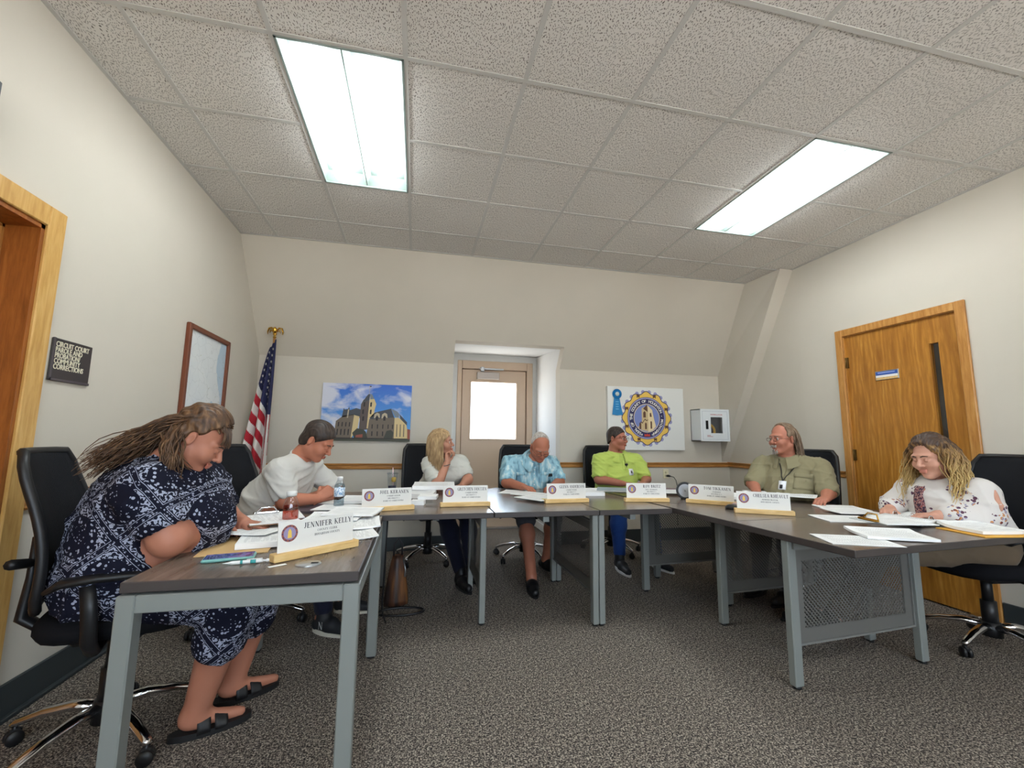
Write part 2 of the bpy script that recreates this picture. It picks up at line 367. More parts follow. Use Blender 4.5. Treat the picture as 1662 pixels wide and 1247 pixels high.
# baseboards and chair rails
def strip(name, boxes, mt, label):
    m = MB()
    for b in boxes: m.box(*b, .004)
    o = m.build(name, mt); o['kind'] = 'structure'; o['label'] = label; return o
strip('baseboard_left', [((XL, LD1+.1, 0), (XL+.012, YB, .155)), ((XL, LD1+.1, 0), (XL+.03, YB, .02))], BASEB, 'dark grey vinyl baseboard along the left wall')
strip('baseboard_back', [((XL, YB-.012, 0), (DX0, YB, .145)), ((DX1, YB-.012, 0), (3.95, YB, .145))], BASEB, 'dark grey vinyl baseboard along the back wall')
strip('baseboard_right', [((XR-.012, YF, 0), (XR, RD0-.07, .155)), ((XR-.012, RD1+.07, 0), (XR+.01, 4.0, .155))], BASEB, 'dark grey vinyl baseboard along the right wall')
strip('baseboard_dormer', [((DX0, YB, 0), (DX0+.012, DY, .1)), ((DX1-.012, YB, 0), (DX1, DY, .1))], WHITE, 'pale baseboard inside the door recess')
def rail_prof(p0, p1, inward):
    m = MB(); p0, p1, n = Vector(p0), Vector(p1), Vector(inward)
    pr = [(0, -.03), (.014, -.03), (.018, -.02), (.012, -.012), (.012, .008), (.022, .016), (.024, .03), (0, .03)]
    v = [p0+n*a+Vector((0, 0, b)) for a, b in pr]+[p1+n*a+Vector((0, 0, b)) for a, b in pr]; k = len(pr)
    m.add(v, [(i, (i+1) % k, k+(i+1) % k, k+i) for i in range(k)]+[tuple(range(k))[::-1], tuple(range(k, 2*k))]); return m
for i, (a, b, n, mt, lab) in enumerate([((XL, YB, .895), (DX0, YB, .895), (0, -1, 0), OAKH, 'oak chair rail on the back wall left of the door recess'),
        ((DX1, YB, .91), (3.97, YB, .91), (0, -1, 0), OAKH, 'oak chair rail on the back wall right of the door recess'),
        ((XL, LD1+.1, .9), (XL, YB, .9), (1, 0, 0), OAKHY, 'oak chair rail on the left wall'),
        ((XR+.01, RD1+.08, .915), (3.97, YB, .915), (-1, 0, 0), OAKHY, 'oak chair rail on the right wall beyond the oak door'),
        ((XR, YF, .915), (XR, RD0-.08, .915), (-1, 0, 0), OAKHY, 'oak chair rail on the right wall nearer than the oak door')]):
    o = rail_prof(a, b, n).build('trim_%d' % (i+2), mt); o['kind'] = 'structure'; o['label'] = lab

# ---- door_1: left oak door frame
d1 = struct('door_1'); d1['label'] = 'light oak casing and red oak jamb of the doorway in the left wall'
cw = .095
m = MB(); m.box((XL, LD1, 0), (XL+.022, LD1+cw, LDZ+cw), .004); m.build('casing', OAKL, d1)
m = MB(); m.box((XL, LD0-cw, LDZ), (XL+.022, LD1, LDZ+cw), .004); m.build('casing', OAKL, d1)
m = MB(); m.box((XL, LD0-cw, 0), (XL+.022, LD0, LDZ), .004); m.build('casing', OAKL, d1)
m = MB(); m.box((XL-.19, LD1-.02, 0), (XL+.01, LD1+.001, LDZ)); m.box((XL-.19, LD0, 0), (XL+.01, LD0+.02, LDZ)); m.box((XL-.19, LD0, LDZ-.02), (XL+.01, LD1, LDZ)); m.build('jamb', REDW, d1)
m = MB(); m.box((XL-.145, LD1-.032, 0), (XL-.12, LD1-.02, LDZ-.02)); m.box((XL-.145, LD0+.02, LDZ-.032), (XL-.12, LD1-.02, LDZ-.02)); m.build('door_stop', OAKT, d1)
m = MB(); m.box((XL-.19, LD0+.022, .01), (XL-.146, LD1-.022, LDZ-.022)); m.build('door_leaf', OAKT, d1)
# ---- door_2: beige exterior door in the dormer recess
d2 = struct('door_2'); d2['label'] = 'beige painted exterior door with bright window in the recess'
LX0, LX1, LZ = .60, 1.515, 2.175
WX0, WX1, WZ0, WZ1 = .727, 1.378, 1.208, 2.005
m = MB(); y0, y1 = DY-.03, DY+.1
m.box((DF0, y0, 0), (LX0-.012, y1, DFZ), .006); m.box((LX1+.012, y0, 0), (DF1, y1, DFZ), .006); m.box((LX0-.012, y0, LZ+.012), (LX1+.012, y1, DFZ), .006)
m.box((LX0-.014, y0+.078, 0), (LX0+.012, y1, LZ+.012)); m.box((LX1-.012, y0+.078, 0), (LX1+.014, y1, LZ+.012)); m.box((LX0-.012, y0+.078, LZ-.015), (LX1+.012, y1, LZ+.014)); m.build('door_frame', CREAMD, d2)
m = MB(); y0, y1 = DY, DY+.045
for b in (((LX0, y0, .01), (WX0, y1, LZ)), ((WX1, y0, .01), (LX1, y1, LZ)), ((WX0, y0, .01), (WX1, y1, WZ0)), ((WX0, y0, WZ1), (WX1, y1, LZ))): m.box(*b)
m.build('door_leaf', CREAMD, d2)
m = MB(); w = .022
for b in (((WX0-w, y0-.01, WZ0-w), (WX0, y0, WZ1+w)), ((WX1, y0-.01, WZ0-w), (WX1+w, y0, WZ1+w)), ((WX0, y0-.01, WZ0-w), (WX1, y0, WZ0)), ((WX0, y0-.01, WZ1), (WX1, y0, WZ1+w))): m.box(*b, .003)
m.build('window_frame', CREAMD, d2)
m = MB(); m.box((WX0, y0+.02, WZ0), (WX1, y0+.026, WZ1)); m.build('window_pane', PANE, d2)
m = MB(); m.box((.80, DY-.05, 2.045), (1.12, DY, 2.145), .006); clo = m.build('door_closer', mat('closer_grey', (176, 166, 158), .5, .2), d2)
m = MB(); m.box((.83, DY-.06, 2.175), (1.18, DY-.035, 2.20), .004); m.box((.85, DY-.065, 2.15), (.9, DY-.03, 2.215), .004); m.build('closer_arm', SILVER, clo)
m = MB(); M = basis((1, 0, 0), (0, 0, 1), (0, -1, 0), (1.415, DY, 1.05)); m.lathe([(.032, 0), (.032, .008), (.012, .012), (.012, .04), (.028, .05), (.03, .062), (.02, .075), (0, .078)], 20, (0, 0, 0), M); m.build('door_knob', BRASS, d2)
m = MB(); m.box((LX0, DY-.1, 0), (LX1, DY+.05, .012)); m.build('threshold', SILVER, d2)
# ---- door_3: oak door in the right wall
d3 = struct('door_3'); d3['label'] = 'oak veneer door with narrow window in the right wall'
cw = .065
m = MB(); m.box((XR-.02, RD0-cw, 0), (XR, RD0, RDZ+cw), .004); m.build('casing', OAKT, d3)
m = MB(); m.box((XR-.02, RD1, 0), (XR, RD1+cw, RDZ+cw), .004); m.build('casing', OAKT, d3)
m = MB(); m.box((XR-.02, RD0, RDZ), (XR, RD1, RDZ+cw), .004); m.build('casing', OAKT, d3)
m = MB(); vx = (2.525, 2.588, 1.0, 1.99)
for b in (((XR+.012, RD0+.004, .012), (XR+.056, vx[0], RDZ-.005)), ((XR+.012, vx[1], .012), (XR+.056, RD1-.004, RDZ-.005)), ((XR+.012, vx[0], .012), (XR+.056, vx[1], vx[2])), ((XR+.012, vx[0], vx[3]), (XR+.056, vx[1], RDZ-.005))): m.box(*b)
m.build('door_leaf', OAK, d3)
m = MB(); m.box((XR+.035, vx[0], vx[2]), (XR+.041, vx[1], vx[3])); m.build('door_window', PANE, d3)
m = MB(); m.box((XR-.001, RD0-.001, 0), (XR+.2, RD0+.004, RDZ)); m.box((XR-.001, RD1-.004, 0), (XR+.2, RD1+.001, RDZ)); m.box((XR-.001, RD0, RDZ-.004), (XR+.2, RD1, RDZ)); m.build('jamb', OAKT, d3)
for z in (1.95, 1.1, .25):
    m = MB(); m.tube([(XR+.006, RD1-.006, z-.05), (XR+.006, RD1-.006, z+.05)], .008, 8); m.box((XR+.0, RD1-.03, z-.048), (XR+.013, RD1-.006, z+.048)); m.build('hinge', mat('dark_brass', (120, 96, 56), .35, .9), d3)
m = MB(); M = basis((0, 1, 0), (0, 0, 1), (-1, 0, 0), (XR+.012, RD0+.07, 1.0)); m.lathe([(.034, 0), (.034, .008), (.012, .012), (.012, .045), (.028, .055), (.03, .066), (0, .075)], 18, (0, 0, 0), M); m.build('door_knob', BRASS, d3)
# corridor beyond the oak door, seen dimly through its narrow window
m = MB(); m.box((XR+.8, 1.6, 0), (XR+.85, 3.8, 2.6)); m.box((XR+.2, 1.6, 0), (XR+.85, 1.65, 2.6)); m.box((XR+.2, 3.75, 0), (XR+.85, 3.8, 2.6)); m.box((XR+.2, 1.6, 2.55), (XR+.85, 3.8, 2.6)); m.box((XR+.2, 1.6, -.05), (XR+.85, 3.8, 0))
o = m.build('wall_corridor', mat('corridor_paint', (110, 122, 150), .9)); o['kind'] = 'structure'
# sign on the oak door
sg = thing('door_sign', 'small blue and white sign with wooden ledge on the oak door', 'sign', (XR+.012, 2.92, 1.79))
m = MB(); m.box((-.006, -.095, -.04), (0, .095, .04), .002); m.build('backing', SILVER, sg)
m = MB(); m.box((-.008, -.088, .002), (-.006, .088, .032)); m.build('blue_panel', mat('sign_blue', (52, 88, 168), .4), sg)
m = MB(); m.box((-.008, -.088, -.016), (-.006, .088, .002)); m.build('white_panel', WHITE, sg)
m = MB(); m.box((-.008, -.088, -.037), (-.006, .088, -.016)); m.build('name_slot', PINE, sg)
MS = basis((0, -1, 0), (0, 0, 1), (-1, 0, 0), (-.0085, 0, .022)); m = MB(); m.box((-.07, -.004, 0), (.07, .004, .0006), 0, MS); m.build('lettering_line', mat('sign_light_blue', (150, 170, 220), .5), sg)

# ---------------------------------------------------------------- ceiling light fixtures
LAMPM = mat('lamp_cover', (255, 255, 255), .6, emit=(244, 252, 255), es=LAMP)
REFL = mat("troffer_greyed", (132, 144, 138), .45)  # white pan and frame darkened in colour to offset the lamp glare
def fixture(label, x, y):
    f = thing('ceiling_light', label, 'ceiling light', (x, y, ZC), 0, 'recessed fluorescent ceiling lights')
    w, l = .298, .603
    m = MB()   # recessed pan: sloped sides
    zt = .07; a = [(-w, -l, 0), (w, -l, 0), (w, l, 0), (-w, l, 0)]; b = [(-w+.03, -l+.05, zt), (w-.03, -l+.05, zt), (w-.03, l-.05, zt), (-w+.03, l-.05, zt)]
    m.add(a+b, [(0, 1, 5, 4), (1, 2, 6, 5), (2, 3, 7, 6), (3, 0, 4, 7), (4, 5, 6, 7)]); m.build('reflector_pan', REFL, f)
    m = MB(); e = .014
    for q in (((-w, -l, -.004), (-w+e, l, .006)), ((w-e, -l, -.004), (w, l, .006)), ((-w, -l, -.004), (w, -l+e, .006)), ((-w, l-e, -.004), (w, l, .006))): m.box(*q, .002)
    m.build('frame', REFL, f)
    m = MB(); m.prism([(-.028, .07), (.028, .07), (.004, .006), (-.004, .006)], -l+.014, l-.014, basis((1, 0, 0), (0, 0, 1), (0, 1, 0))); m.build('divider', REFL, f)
    for sx in (-1, 1):   # half-round lamp covers with rounded ends
        m = MB(); pts = []; rs = []
        L = l-.075
        for k in range(7): t = k/6*math.pi/2; pts.append((sx*.15, -L-.05*math.cos(t)+.05, .005)); rs.append(max(.004, .062*math.sin(t)))
        for k in range(7): t = math.pi/2*(1-k/6); pts.append((sx*.15, L+.05*math.cos(t)-.05, .005)); rs.append(max(.004, .062*math.sin(t)))
        m.tube(pts, rs, 20, True, .82); m.build('lamp_cover', LAMPM, f)
    return f
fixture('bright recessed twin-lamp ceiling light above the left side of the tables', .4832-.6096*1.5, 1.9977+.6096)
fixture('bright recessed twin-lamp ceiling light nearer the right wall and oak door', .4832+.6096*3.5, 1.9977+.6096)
fixture('added recessed twin-lamp ceiling light behind the viewer on the left', .4832-.6096*1.5, 1.9977-.6096*5)  # unseen fixture added to light the room from the camera side
fixture('added recessed twin-lamp ceiling light behind the viewer on the right', .4832+.6096*3.5, 1.9977-.6096*5)  # second unseen fixture, added for the same extra light

# ---------------------------------------------------------------- tables
TZ = .74
def slab(name, w, d, parent, mt, loc=(0, 0, 0), poly=None):
    m = MB()
    if poly: m.prism(poly, TZ-.034, TZ)
    else: m.box((-w/2, -d/2, TZ-.034), (w/2, d/2, TZ), .003)
    m.mi = [1]*len(m.mi)
    for i, f in enumerate(m.f):
        if all(m.v[k][2] > TZ-.0005 for k in f): m.mi[i] = 0
    return m.build(name, [mt, EDGE], parent, loc)
def training_table(label, c, rz, w, d, legs, panel=None, lam=None, poly=None):
    """legs: local (x,y) of square posts; panel=(x0,x1,y) perforated modesty panel"""
    t = thing('conference_table', label, 'table', (c[0], c[1], 0), rz, 'grey conference tables pushed together')
    slab('table_top', w, d, t, lam or LAM, (0, 0, 0), poly)
    for (x, y) in legs:
        m = MB(); m.box((-.027, -.02, .012), (.027, .02, TZ-.034), .004); lg = m.build('leg', STEEL, t, (x, y, 0))
        m = MB(); m.lathe([(.02, 0), (.02, .012)], 12); m.build('foot_glide', BLK, lg)
    m = MB()
    ys = sorted(set(y for x, y in legs)); xs = sorted(set(x for x, y in legs))
    m.box((xs[0], -.02, TZ-.075), (xs[-1], .02, TZ-.035)); m.build('under_beam', STEEL, t)
    if panel:
        x0, x1, y = panel; m = MB(); L = x1-x0
        m.box((-L/2+.03, -.004, .2), (L/2-.03, .004, .655)); p = m.build('modesty_panel', PERF, t, ((x0+x1)/2, y, 0))
        m = MB(); m.box((-L/2+.02, -.012, .19), (-L/2+.035, .012, .66)); m.box((L/2-.035, -.012, .19), (L/2-.02, .012, .66)); m.box((-L/2+.02, -.012, .19), (L/2-.02, .012, .2)); m.box((-L/2+.02, -.012, .65), (L/2-.02, .012, .66)); m.build('panel_edge', DSTEEL, p)
    return t
# right-hand block, three tables side by side, turned about five degrees
RZ = math.radians(5.0)
cR, sR = math.cos(RZ), math.sin(RZ)
def rt(c, p): dx, dy = p[0]-c[0], p[1]-c[1]; return (dx*cR+dy*sR, -dx*sR+dy*cR)
WR, DR = 1.37, .70
i0 = Vector((1.878, 1.600)); ex = Vector((cR, sR)); ey = Vector((-sR, cR))
rl = [((1.885, 1.965), (2.80, 1.99)), ((2.04, 2.69), (2.90, 2.72)), ((1.86, 3.38), (2.80, 3.42))]
for k, lab in enumerate(('dark laminate conference table nearest on the right, with perforated front panel', 'dark laminate conference table in the middle of the right-hand row', 'dark laminate conference table in the far right corner of the U')):
    c = i0+ex*(WR/2)+ey*(DR*(k+.5)); c = (c.x, c.y)
    a, b = rt(c, rl[k][0]), rt(c, rl[k][1]); y = a[1]
    training_table(lab, c, RZ, WR, DR-.003, [(a[0], y), (b[0], y), (a[0]+.30, y+.27), (b[0], y+.27)], (a[0], b[0], y+.01))
# back block: three tables with their long side in depth
for k, (x0, x1, lab, lx, fy, by) in enumerate([(-.205, .498, 'dark laminate conference table in the back row, in front of the woman in white', .46, 2.99, 3.62), (.502, 1.21, 'dark laminate conference table at the middle of the back row', 1.19, 2.84, 3.74), (1.214, 1.74, 'dark laminate conference table at the right end of the back row', 1.235, 2.84, 3.74)]):
    c = ((x0+x1)/2, 3.47); w = x1-x0; ang = -math.pi/2
    t = training_table(lab, c, ang, 1.36, w, [(c[1]-fy, lx-c[0]), (c[1]-by, lx-c[0])]+[(c[1]-fy, x0+.16-c[0]), (c[1]-by, x0+.16-c[0])][:0], (c[1]-by, c[1]-fy, lx-c[0]) if k < 2 else None, None, None if k < 2 else [(-.68, -w/2), (.68, -w/2), (.68, w/2+.008), (-.68, w/2-.115)])
# corner table at the back left
c = (-.56, 3.40); training_table('dark laminate conference table in the back left corner, under the white-shirted man', c, -math.pi/2, 1.22, .70, [(3.4-2.86, .335), (3.4-3.85, .335), (3.4-2.86, -.27), (3.4-3.85, -.27)], None)
# near left table on an open tube frame
L0, L1, LY0, LY1 = -.895, -.172, 1.652, 2.755
tl = thing('side_table', 'dark laminate table on an open grey tube frame, nearest on the left', 'table', ((L0+L1)/2, (LY0+LY1)/2, 0))
w, d = L1-L0, LY1-LY0
slab('table_top', w-.01, d-.01, tl, LAMY)
def leg(x, y):
    m = MB(); m.box((-.027, -.027, .012), (.027, .027, TZ-.04), .004); lg = m.build('leg', STEEL, tl, (x, y, 0)); m = MB(); m.lathe([(.022, 0), (.022, .012)], 12); m.build('foot_glide', BLK, lg)
for x in (-w/2+.027, w/2-.027):
    for y in (-d/2+.027, d/2-.08): leg(x, y)
for a, b in (((-w/2+.054, -d/2), (w/2-.054, -d/2+.04)), ((-w/2+.054, d/2-.1), (w/2-.054, d/2-.06)), ((-w/2, -d/2+.054), (-w/2+.04, d/2-.107)), ((w/2-.04, -d/2+.054), (w/2, d/2-.107))):
    m = MB(); m.box((a[0], a[1], TZ-.094), (b[0], b[1], TZ-.04), .003); m.build('apron', STEEL, tl)
m = MB(); m.lathe([(.045, TZ-.001), (.045, TZ+.002), (.038, TZ+.0035), (.0, TZ+.0035)], 28, (.165, -.425, 0)); g = m.build('cable_grommet', SILVER, tl)
m = MB(); m.box((.175, -.432, TZ+.0035), (.2, -.418, TZ+.0045)); m.build('grommet_slot', DARK, g)

# ---------------------------------------------------------------- office chairs
def surf_grid(fn, nu, nv, thick=0.0):
    """closed shell from fn(u,v)->point, normal offset by thick"""
    P = [[Vector(fn(i/nu, j/nv)) for j in range(nv+1)] for i in range(nu+1)]
    N = [[None]*(nv+1) for _ in range(nu+1)]
    for i in range(nu+1):
        for j in range(nv+1):
            a = P[min(i+1, nu)][j]-P[max(i-1, 0)][j]; b = P[i][min(j+1, nv)]-P[i][max(j-1, 0)][:] if False else P[i][min(j+1, nv)]-P[i][max(j-1, 0)]
            n = a.cross(b); N[i][j] = n.normalized() if n.length > 1e-9 else Vector((0, 0, 1))
    v = [P[i][j] for i in range(nu+1) for j in range(nv+1)]; K = len(v); v += [P[i][j]-N[i][j]*thick for i in range(nu+1) for j in range(nv+1)]
    I = lambda i, j: i*(nv+1)+j
    f = []
    for i in range(nu):
        for j in range(nv):
            f.append((I(i, j), I(i+1, j), I(i+1, j+1), I(i, j+1))); f.append((K+I(i, j), K+I(i, j+1), K+I(i+1, j+1), K+I(i+1, j)))
    for i in range(nu):
        f.append((I(i, 0), K+I(i, 0), K+I(i+1, 0), I(i+1, 0))); f.append((I(i, nv), I(i+1, nv), K+I(i+1, nv), K+I(i, nv)))
    for j in range(nv):
        f.append((I(0, j), I(0, j+1), K+I(0, j+1), K+I(0, j))); f.append((I(nu, j), K+I(nu, j), K+I(nu, j+1), I(nu, j+1)))
    return v, f
def back_pt(u, v, grow=0.0):
    t = v; s = (u-.5)*2
    hw = (.225-.03*t*t+.012*math.sin(math.pi*t))+grow
    c = .5-abs(.5-t); rnd = 1-.13*max(0, 1-c/.06)**2 if c < .06 else 1
    z = .57+t*.56+(grow*(2*t-1)); x = -.235-.10*t*t+.045*math.sin(math.pi*min(1, t*1.25))*.5+.045*s*s
    return (x, s*hw*rnd, z)
def make_chair(name):
    t = thing(name, 'x', 'chair')
    m = MB(); m.add(*surf_grid(lambda u, v: back_pt(u, v), 10, 14, -.012), True); m.build('backrest', MESHB, t)
    pts = [back_pt(0, k/12) for k in range(13)]+[back_pt(k/8, 1) for k in range(1, 8)]+[back_pt(1, 1-k/12) for k in range(13)]+[back_pt(1-k/8, 0) for k in range(1, 8)]
    m = MB(); m.tube(pts, .017, 8, False, None, True); m.build('back_frame', BLK, t)
    m = MB(); m.tube([(-.02, 0, .44), (-.2, 0, .43), (-.29, 0, .5), (-.275, 0, .65), (-.28, 0, .8)], [.03, .032, .035, .032, .02], 10, True, .6); m.tube([(-.27, -.2, .74), (-.285, 0, .7), (-.27, .2, .74)], .018, 8); m.build('back_support', BLK, t)
    m = MB(); vv = []; n = 32; prof = [(.0, .512), (.5, .516), (.8, .526), (.93, .524), (1.0, .50), (1.0, .475), (.95, .452), (.8, .445), (.0, .445)]
    for rr, z in prof:
        for k in range(n):
            an = 2*math.pi*k/n; q = (abs(math.cos(an))**3.2+abs(math.sin(an))**3.2)**(-1/3.2); xx = q*math.cos(an)*rr; vv.append((.03+.255*xx, .25*q*math.sin(an)*rr, z-(.022*max(0, xx)**4)))
    m.add(vv, [(i_*n+k, i_*n+(k+1) % n, (i_+1)*n+(k+1) % n, (i_+1)*n+k) for i_ in range(len(prof)-1) for k in range(n)], True); m.build('seat', BLKF, t)
    m = MB(); m.box((-.12, -.13, .40), (.12, .13, .465), .02); m.build('tilt_mechanism', BLK, t)
    m = MB(); m.tube([(.05, -.12, .43), (.06, -.24, .425), (.07, -.27, .42)], [.007, .008, .013], 8); m.build('lever', BLK, t)
    m = MB(); m.tube([(-.05, .12, .43), (-.06, .24, .425), (-.07, .27, .42)], [.007, .008, .013], 8); m.build('lever', BLK, t)
    m = MB(); m.tube([(0, 0, .13), (0, 0, .27)], .037, 16); m.tube([(0, 0, .27), (0, 0, .41)], .026, 16); m.tube([(0, 0, .07), (0, 0, .15)], [.05, .045], 18); m.build('gas_column', BLK, t)
    for sy in (-1, 1):
        m = MB(); m.tube([(.0, sy*.14, .44), (.0, sy*.27, .43), (-.005, sy*.30, .47), (-.015, sy*.30, .58), (-.03, sy*.295, .665)], [.022, .024, .026, .026, .024], 10, True, .7); a = m.build('arm_support', BLK, t)
        m = MB(); m.tube([(-.14, sy*.285, .655), (-.10, sy*.29, .68), (.0, sy*.29, .69), (.10, sy*.285, .688), (.16, sy*.275, .672), (.18, sy*.27, .655)], [.025, .042, .047, .045, .04, .025], 12, True, .38); m.build('armrest', BLK, t)
    for k in range(5):
        a = 2*math.pi*k/5+.31; c, s = math.cos(a), math.sin(a)
        m = MB(); m.tube([(.035*c, .035*s, .125), (.12*c, .12*s, .13), (.22*c, .22*s, .112), (.31*c, .31*s, .082), (.325*c, .325*s, .072)], [.026, .025, .022, .018, .014], 10, True, .75); lg = m.build('base_leg', CHROME, t)
        m = MB(); R = .315; M = Matrix.Translation((R*c, R*s, 0)) @ Matrix.Rotation(a+.9, 4, 'Z')
        for w in (-1, 1): m.lathe([(.004, -.009), (.026, -.008), (.028, 0), (.026, .008), (.004, .009)], 16, (0, 0, 0), M @ basis((1, 0, 0), (0, 0, 1), (0, -1, 0), (0, w*.013, .0285)))
        m.tube([M @ Vector((0, 0, .03)), M @ Vector((0, 0, .075))], .008, 8); m.box((-.02, -.012, .035), (.02, .012, .06), .006, M); m.build('caster', BLK, t)
    return t
CH = [('black mesh office chair nearest on the left, under the woman in navy print', -1.17, 2.2, 15), ('black mesh office chair behind the man in the white shirt', -1.0, 3.25, -20), ('black mesh office chair behind the blonde woman in white', .15, 4.58, -75),
      ('black mesh office chair behind the man in the light blue shirt', 1.12, 4.5, -90), ('black mesh office chair behind the man in the lime polo', 2.12, 4.58, -92), ('black mesh office chair behind the man in the olive shirt', 3.27, 3.25, 203), ('black mesh office chair at right under the curly haired woman', 3.42, 2.1, 173)]
ch0 = make_chair('office_chair')
for i, (lab, x, y, a) in enumerate(CH):
    o = ch0 if i == 0 else copy_tree(ch0)
    tag(o, lab, 'chair', 'black mesh office chairs around the tables'); o.location = (x, y, 0); o.rotation_euler = (0, 0, math.radians(a))
    for c in [q for q in bpy.data.objects if q.parent == o and q.name.split('.')[0] in ('base_leg', 'caster', 'gas_column')]: pass

# ---------------------------------------------------------------- serif lettering (stroke built)
def serif_letters():
    T, t, s = .17, .065, .05      # thick, thin, serif height
    G = {}
    def V(x, y0=0, y1=1, w=T, a=True, b=True):
        q = [('r', x-w/2, y0, x+w/2, y1)]
        if a: q.append(('r', x-w/2-.07, y0, x+w/2+.07, y0+s))
        if b: q.append(('r', x-w/2-.07, y1-s, x+w/2+.07, y1))
        return q
    def Hh(x0, x1, y, w=t): return [('r', x0, y-w/2, x1, y+w/2)]
    def D(x0, y0, x1, y1, w): return [('d', x0, y0, x1, y1, w)]
    def A(cx, cy, rx, ry, a0, a1, T_=T): return [('a', cx, cy, rx, ry, a0, a1, T_)]
    def SR(x, y, w=.3): return [('r', x-w/2, y, x+w/2, y+s)]
    G['A'] = (.78, D(.1, 0, .39, 1, t)+D(.68, 0, .39, 1, T)+Hh(.2, .58, .34)+SR(.1, 0, .24)+SR(.68, 0, .28))
    G['B'] = (.7, V(.18)+A(.3, .76, .26, .24, -90, 90)+A(.3, .27, .31, .27, -90, 90)+Hh(.2, .35, .97)+Hh(.2, .35, .53)+Hh(.2, .35, .03))
    G['C'] = (.74, A(.42, .5, .34, .5, 45, 315)+[('r', .66, .68, .71, .98), ('r', .66, .04, .7, .2)])
    G['D'] = (.8, V(.18)+A(.34, .5, .38, .5, -90, 90)+Hh(.2, .38, .97)+Hh(.2, .38, .03))
    G['E'] = (.66, V(.18)+Hh(.2, .58, .97)+Hh(.2, .48, .52)+Hh(.2, .6, .03)+[('r', .54, .76, .59, 1), ('r', .57, 0, .62, .24), ('r', .46, .4, .5, .64)])
    G['F'] = (.62, V(.18)+Hh(.2, .56, .97)+Hh(.2, .46, .52)+[('r', .53, .76, .58, 1), ('r', .44, .4, .48, .64)])
    G['G'] = (.8, A(.42, .5, .34, .5, 45, 330)+[('r', .62, .05, .76, .42), ('r', .54, .4, .82, .45), ('r', .67, .7, .72, .98)])
    G['H'] = (.84, V(.18)+V(.66)+Hh(.2, .64, .52))
    G['I'] = (.38, V(.19))
    G['J'] = (.46, V(.28, .2, 1, T, False)+A(.16, .2, .12, .22, 180, 360, .1))
    G['K'] = (.82, V(.18)+D(.24, .42, .64, 1, t)+D(.7, 0, .36, .55, T)+SR(.66, .95, .24)+SR(.72, 0, .26))
    G['L'] = (.64, V(.18)+Hh(.2, .6, .03)+[('r', .56, 0, .61, .28)])
    G['M'] = (1.0, V(.15, 0, 1, t)+V(.83, 0, 1, T)+D(.15, 1, .48, .02, T)+D(.48, .02, .83, 1, t))
    G['N'] = (.84, V(.15, 0, 1, t)+V(.68, 0, 1, t, False)+D(.15, 1, .66, 0, T))
    G['O'] = (.82, A(.41, .5, .34, .5, 0, 360))
    G['P'] = (.66, V(.18)+A(.3, .73, .29, .27, -90, 90)+Hh(.2, .35, .97)+Hh(.2, .35, .49))
    G['R'] = (.78, V(.18)+A(.3, .74, .27, .26, -90, 90)+Hh(.2, .35, .97)+Hh(.2, .35, .5)+D(.34, .5, .66, 0, T)+SR(.7, 0, .2))
    G['S'] = (.6, A(.3, .74, .2, .26, 30, 270, .13)+A(.3, .26, .22, .26, -150, 90, .13)+[('r', .48, .7, .52, .96), ('r', .07, .04, .11, .3)])
    G['T'] = (.7, V(.35, 0, 1, T, True, False)+Hh(.04, .66, .97)+[('r', .04, .74, .08, 1), ('r', .62, .74, .66, 1)])
    G['U'] = (.8, V(.17, .3, 1, T, False)+V(.64, .3, 1, t, False)+A(.405, .3, .24, .3, 180, 360, .12))
    G['V'] = (.78, D(.1, 1, .39, 0, T)+D(.68, 1, .39, 0, t)+SR(.1, .95, .26)+SR(.68, .95, .22))
    G['X'] = (.78, D(.1, 1, .66, 0, T)+D(.66, 1, .1, 0, t)+SR(.1, .95, .24)+SR(.66, 0, .24)+SR(.66, .95, .22)+SR(.1, 0, .22))
    G['Y'] = (.76, V(.38, 0, .45, T, True, False)+D(.08, 1, .38, .42, T)+D(.68, 1, .38, .42, t)+SR(.08, .95, .24)+SR(.68, .95, .22))
    G['Z'] = (.68, Hh(.08, .6, .97)+Hh(.06, .62, .03)+D(.1, .03, .56, .97, T)+[('r', .08, .76, .12, 1), ('r', .58, 0, .62, .24)])
    G['1'] = (.45, V(.23, 0, 1, .12, True, False)+D(.23, 1, .08, .8, .06)); G[' '] = (.34, [])
    return G
GL = serif_letters()
def serif_text(mb, txt, h, cx, y, M, width=None):
    """flat lettering of cap height h centred on cx at baseline y in plane M"""
    tot = sum(GL[c][0]+.06 for c in txt)*h; k = 1.0 if not width else width/tot
    x = cx-tot*k/2
    for ch in txt:
        w, st = GL[ch]
        for q in st:
            if q[0] == 'r': P = [(q[1], q[2]), (q[3], q[2]), (q[3], q[4]), (q[1], q[4])]
            elif q[0] == 'd':
                _, x0, y0, x1, y1, tw = q; P = [(x0-tw/2, y0), (x0+tw/2, y0), (x1+tw/2, y1), (x1-tw/2, y1)]
                if y1 < y0: P = P[::-1]
            else:
                _, ax, ay, rx, ry, a0, a1, TT = q; n = max(4, int(abs(a1-a0)/30)); tin = .055; ring = []
                for i in range(n+1):
                    a = math.radians(a0+(a1-a0)*i/n); wd = tin+(TT-tin)*abs(math.cos(a)); ring.append(((ax+rx*math.cos(a), ay+ry*math.sin(a)), (ax+(rx-wd)*math.cos(a), ay+(ry-max(.05, wd*.5))*math.sin(a))))
                for i in range(n):
                    PP = [ring[i][1], ring[i][0], ring[i+1][0], ring[i+1][1]]
                    mb.add([M @ Vector((x+px*h*k, y+py*h, 0)) for px, py in PP], [(0, 1, 2, 3)])
                continue
            mb.add([M @ Vector((x+px*h*k, y+py*h, 0)) for px, py in P], [(0, 1, 2, 3)])
        x += (w+.06)*h*k
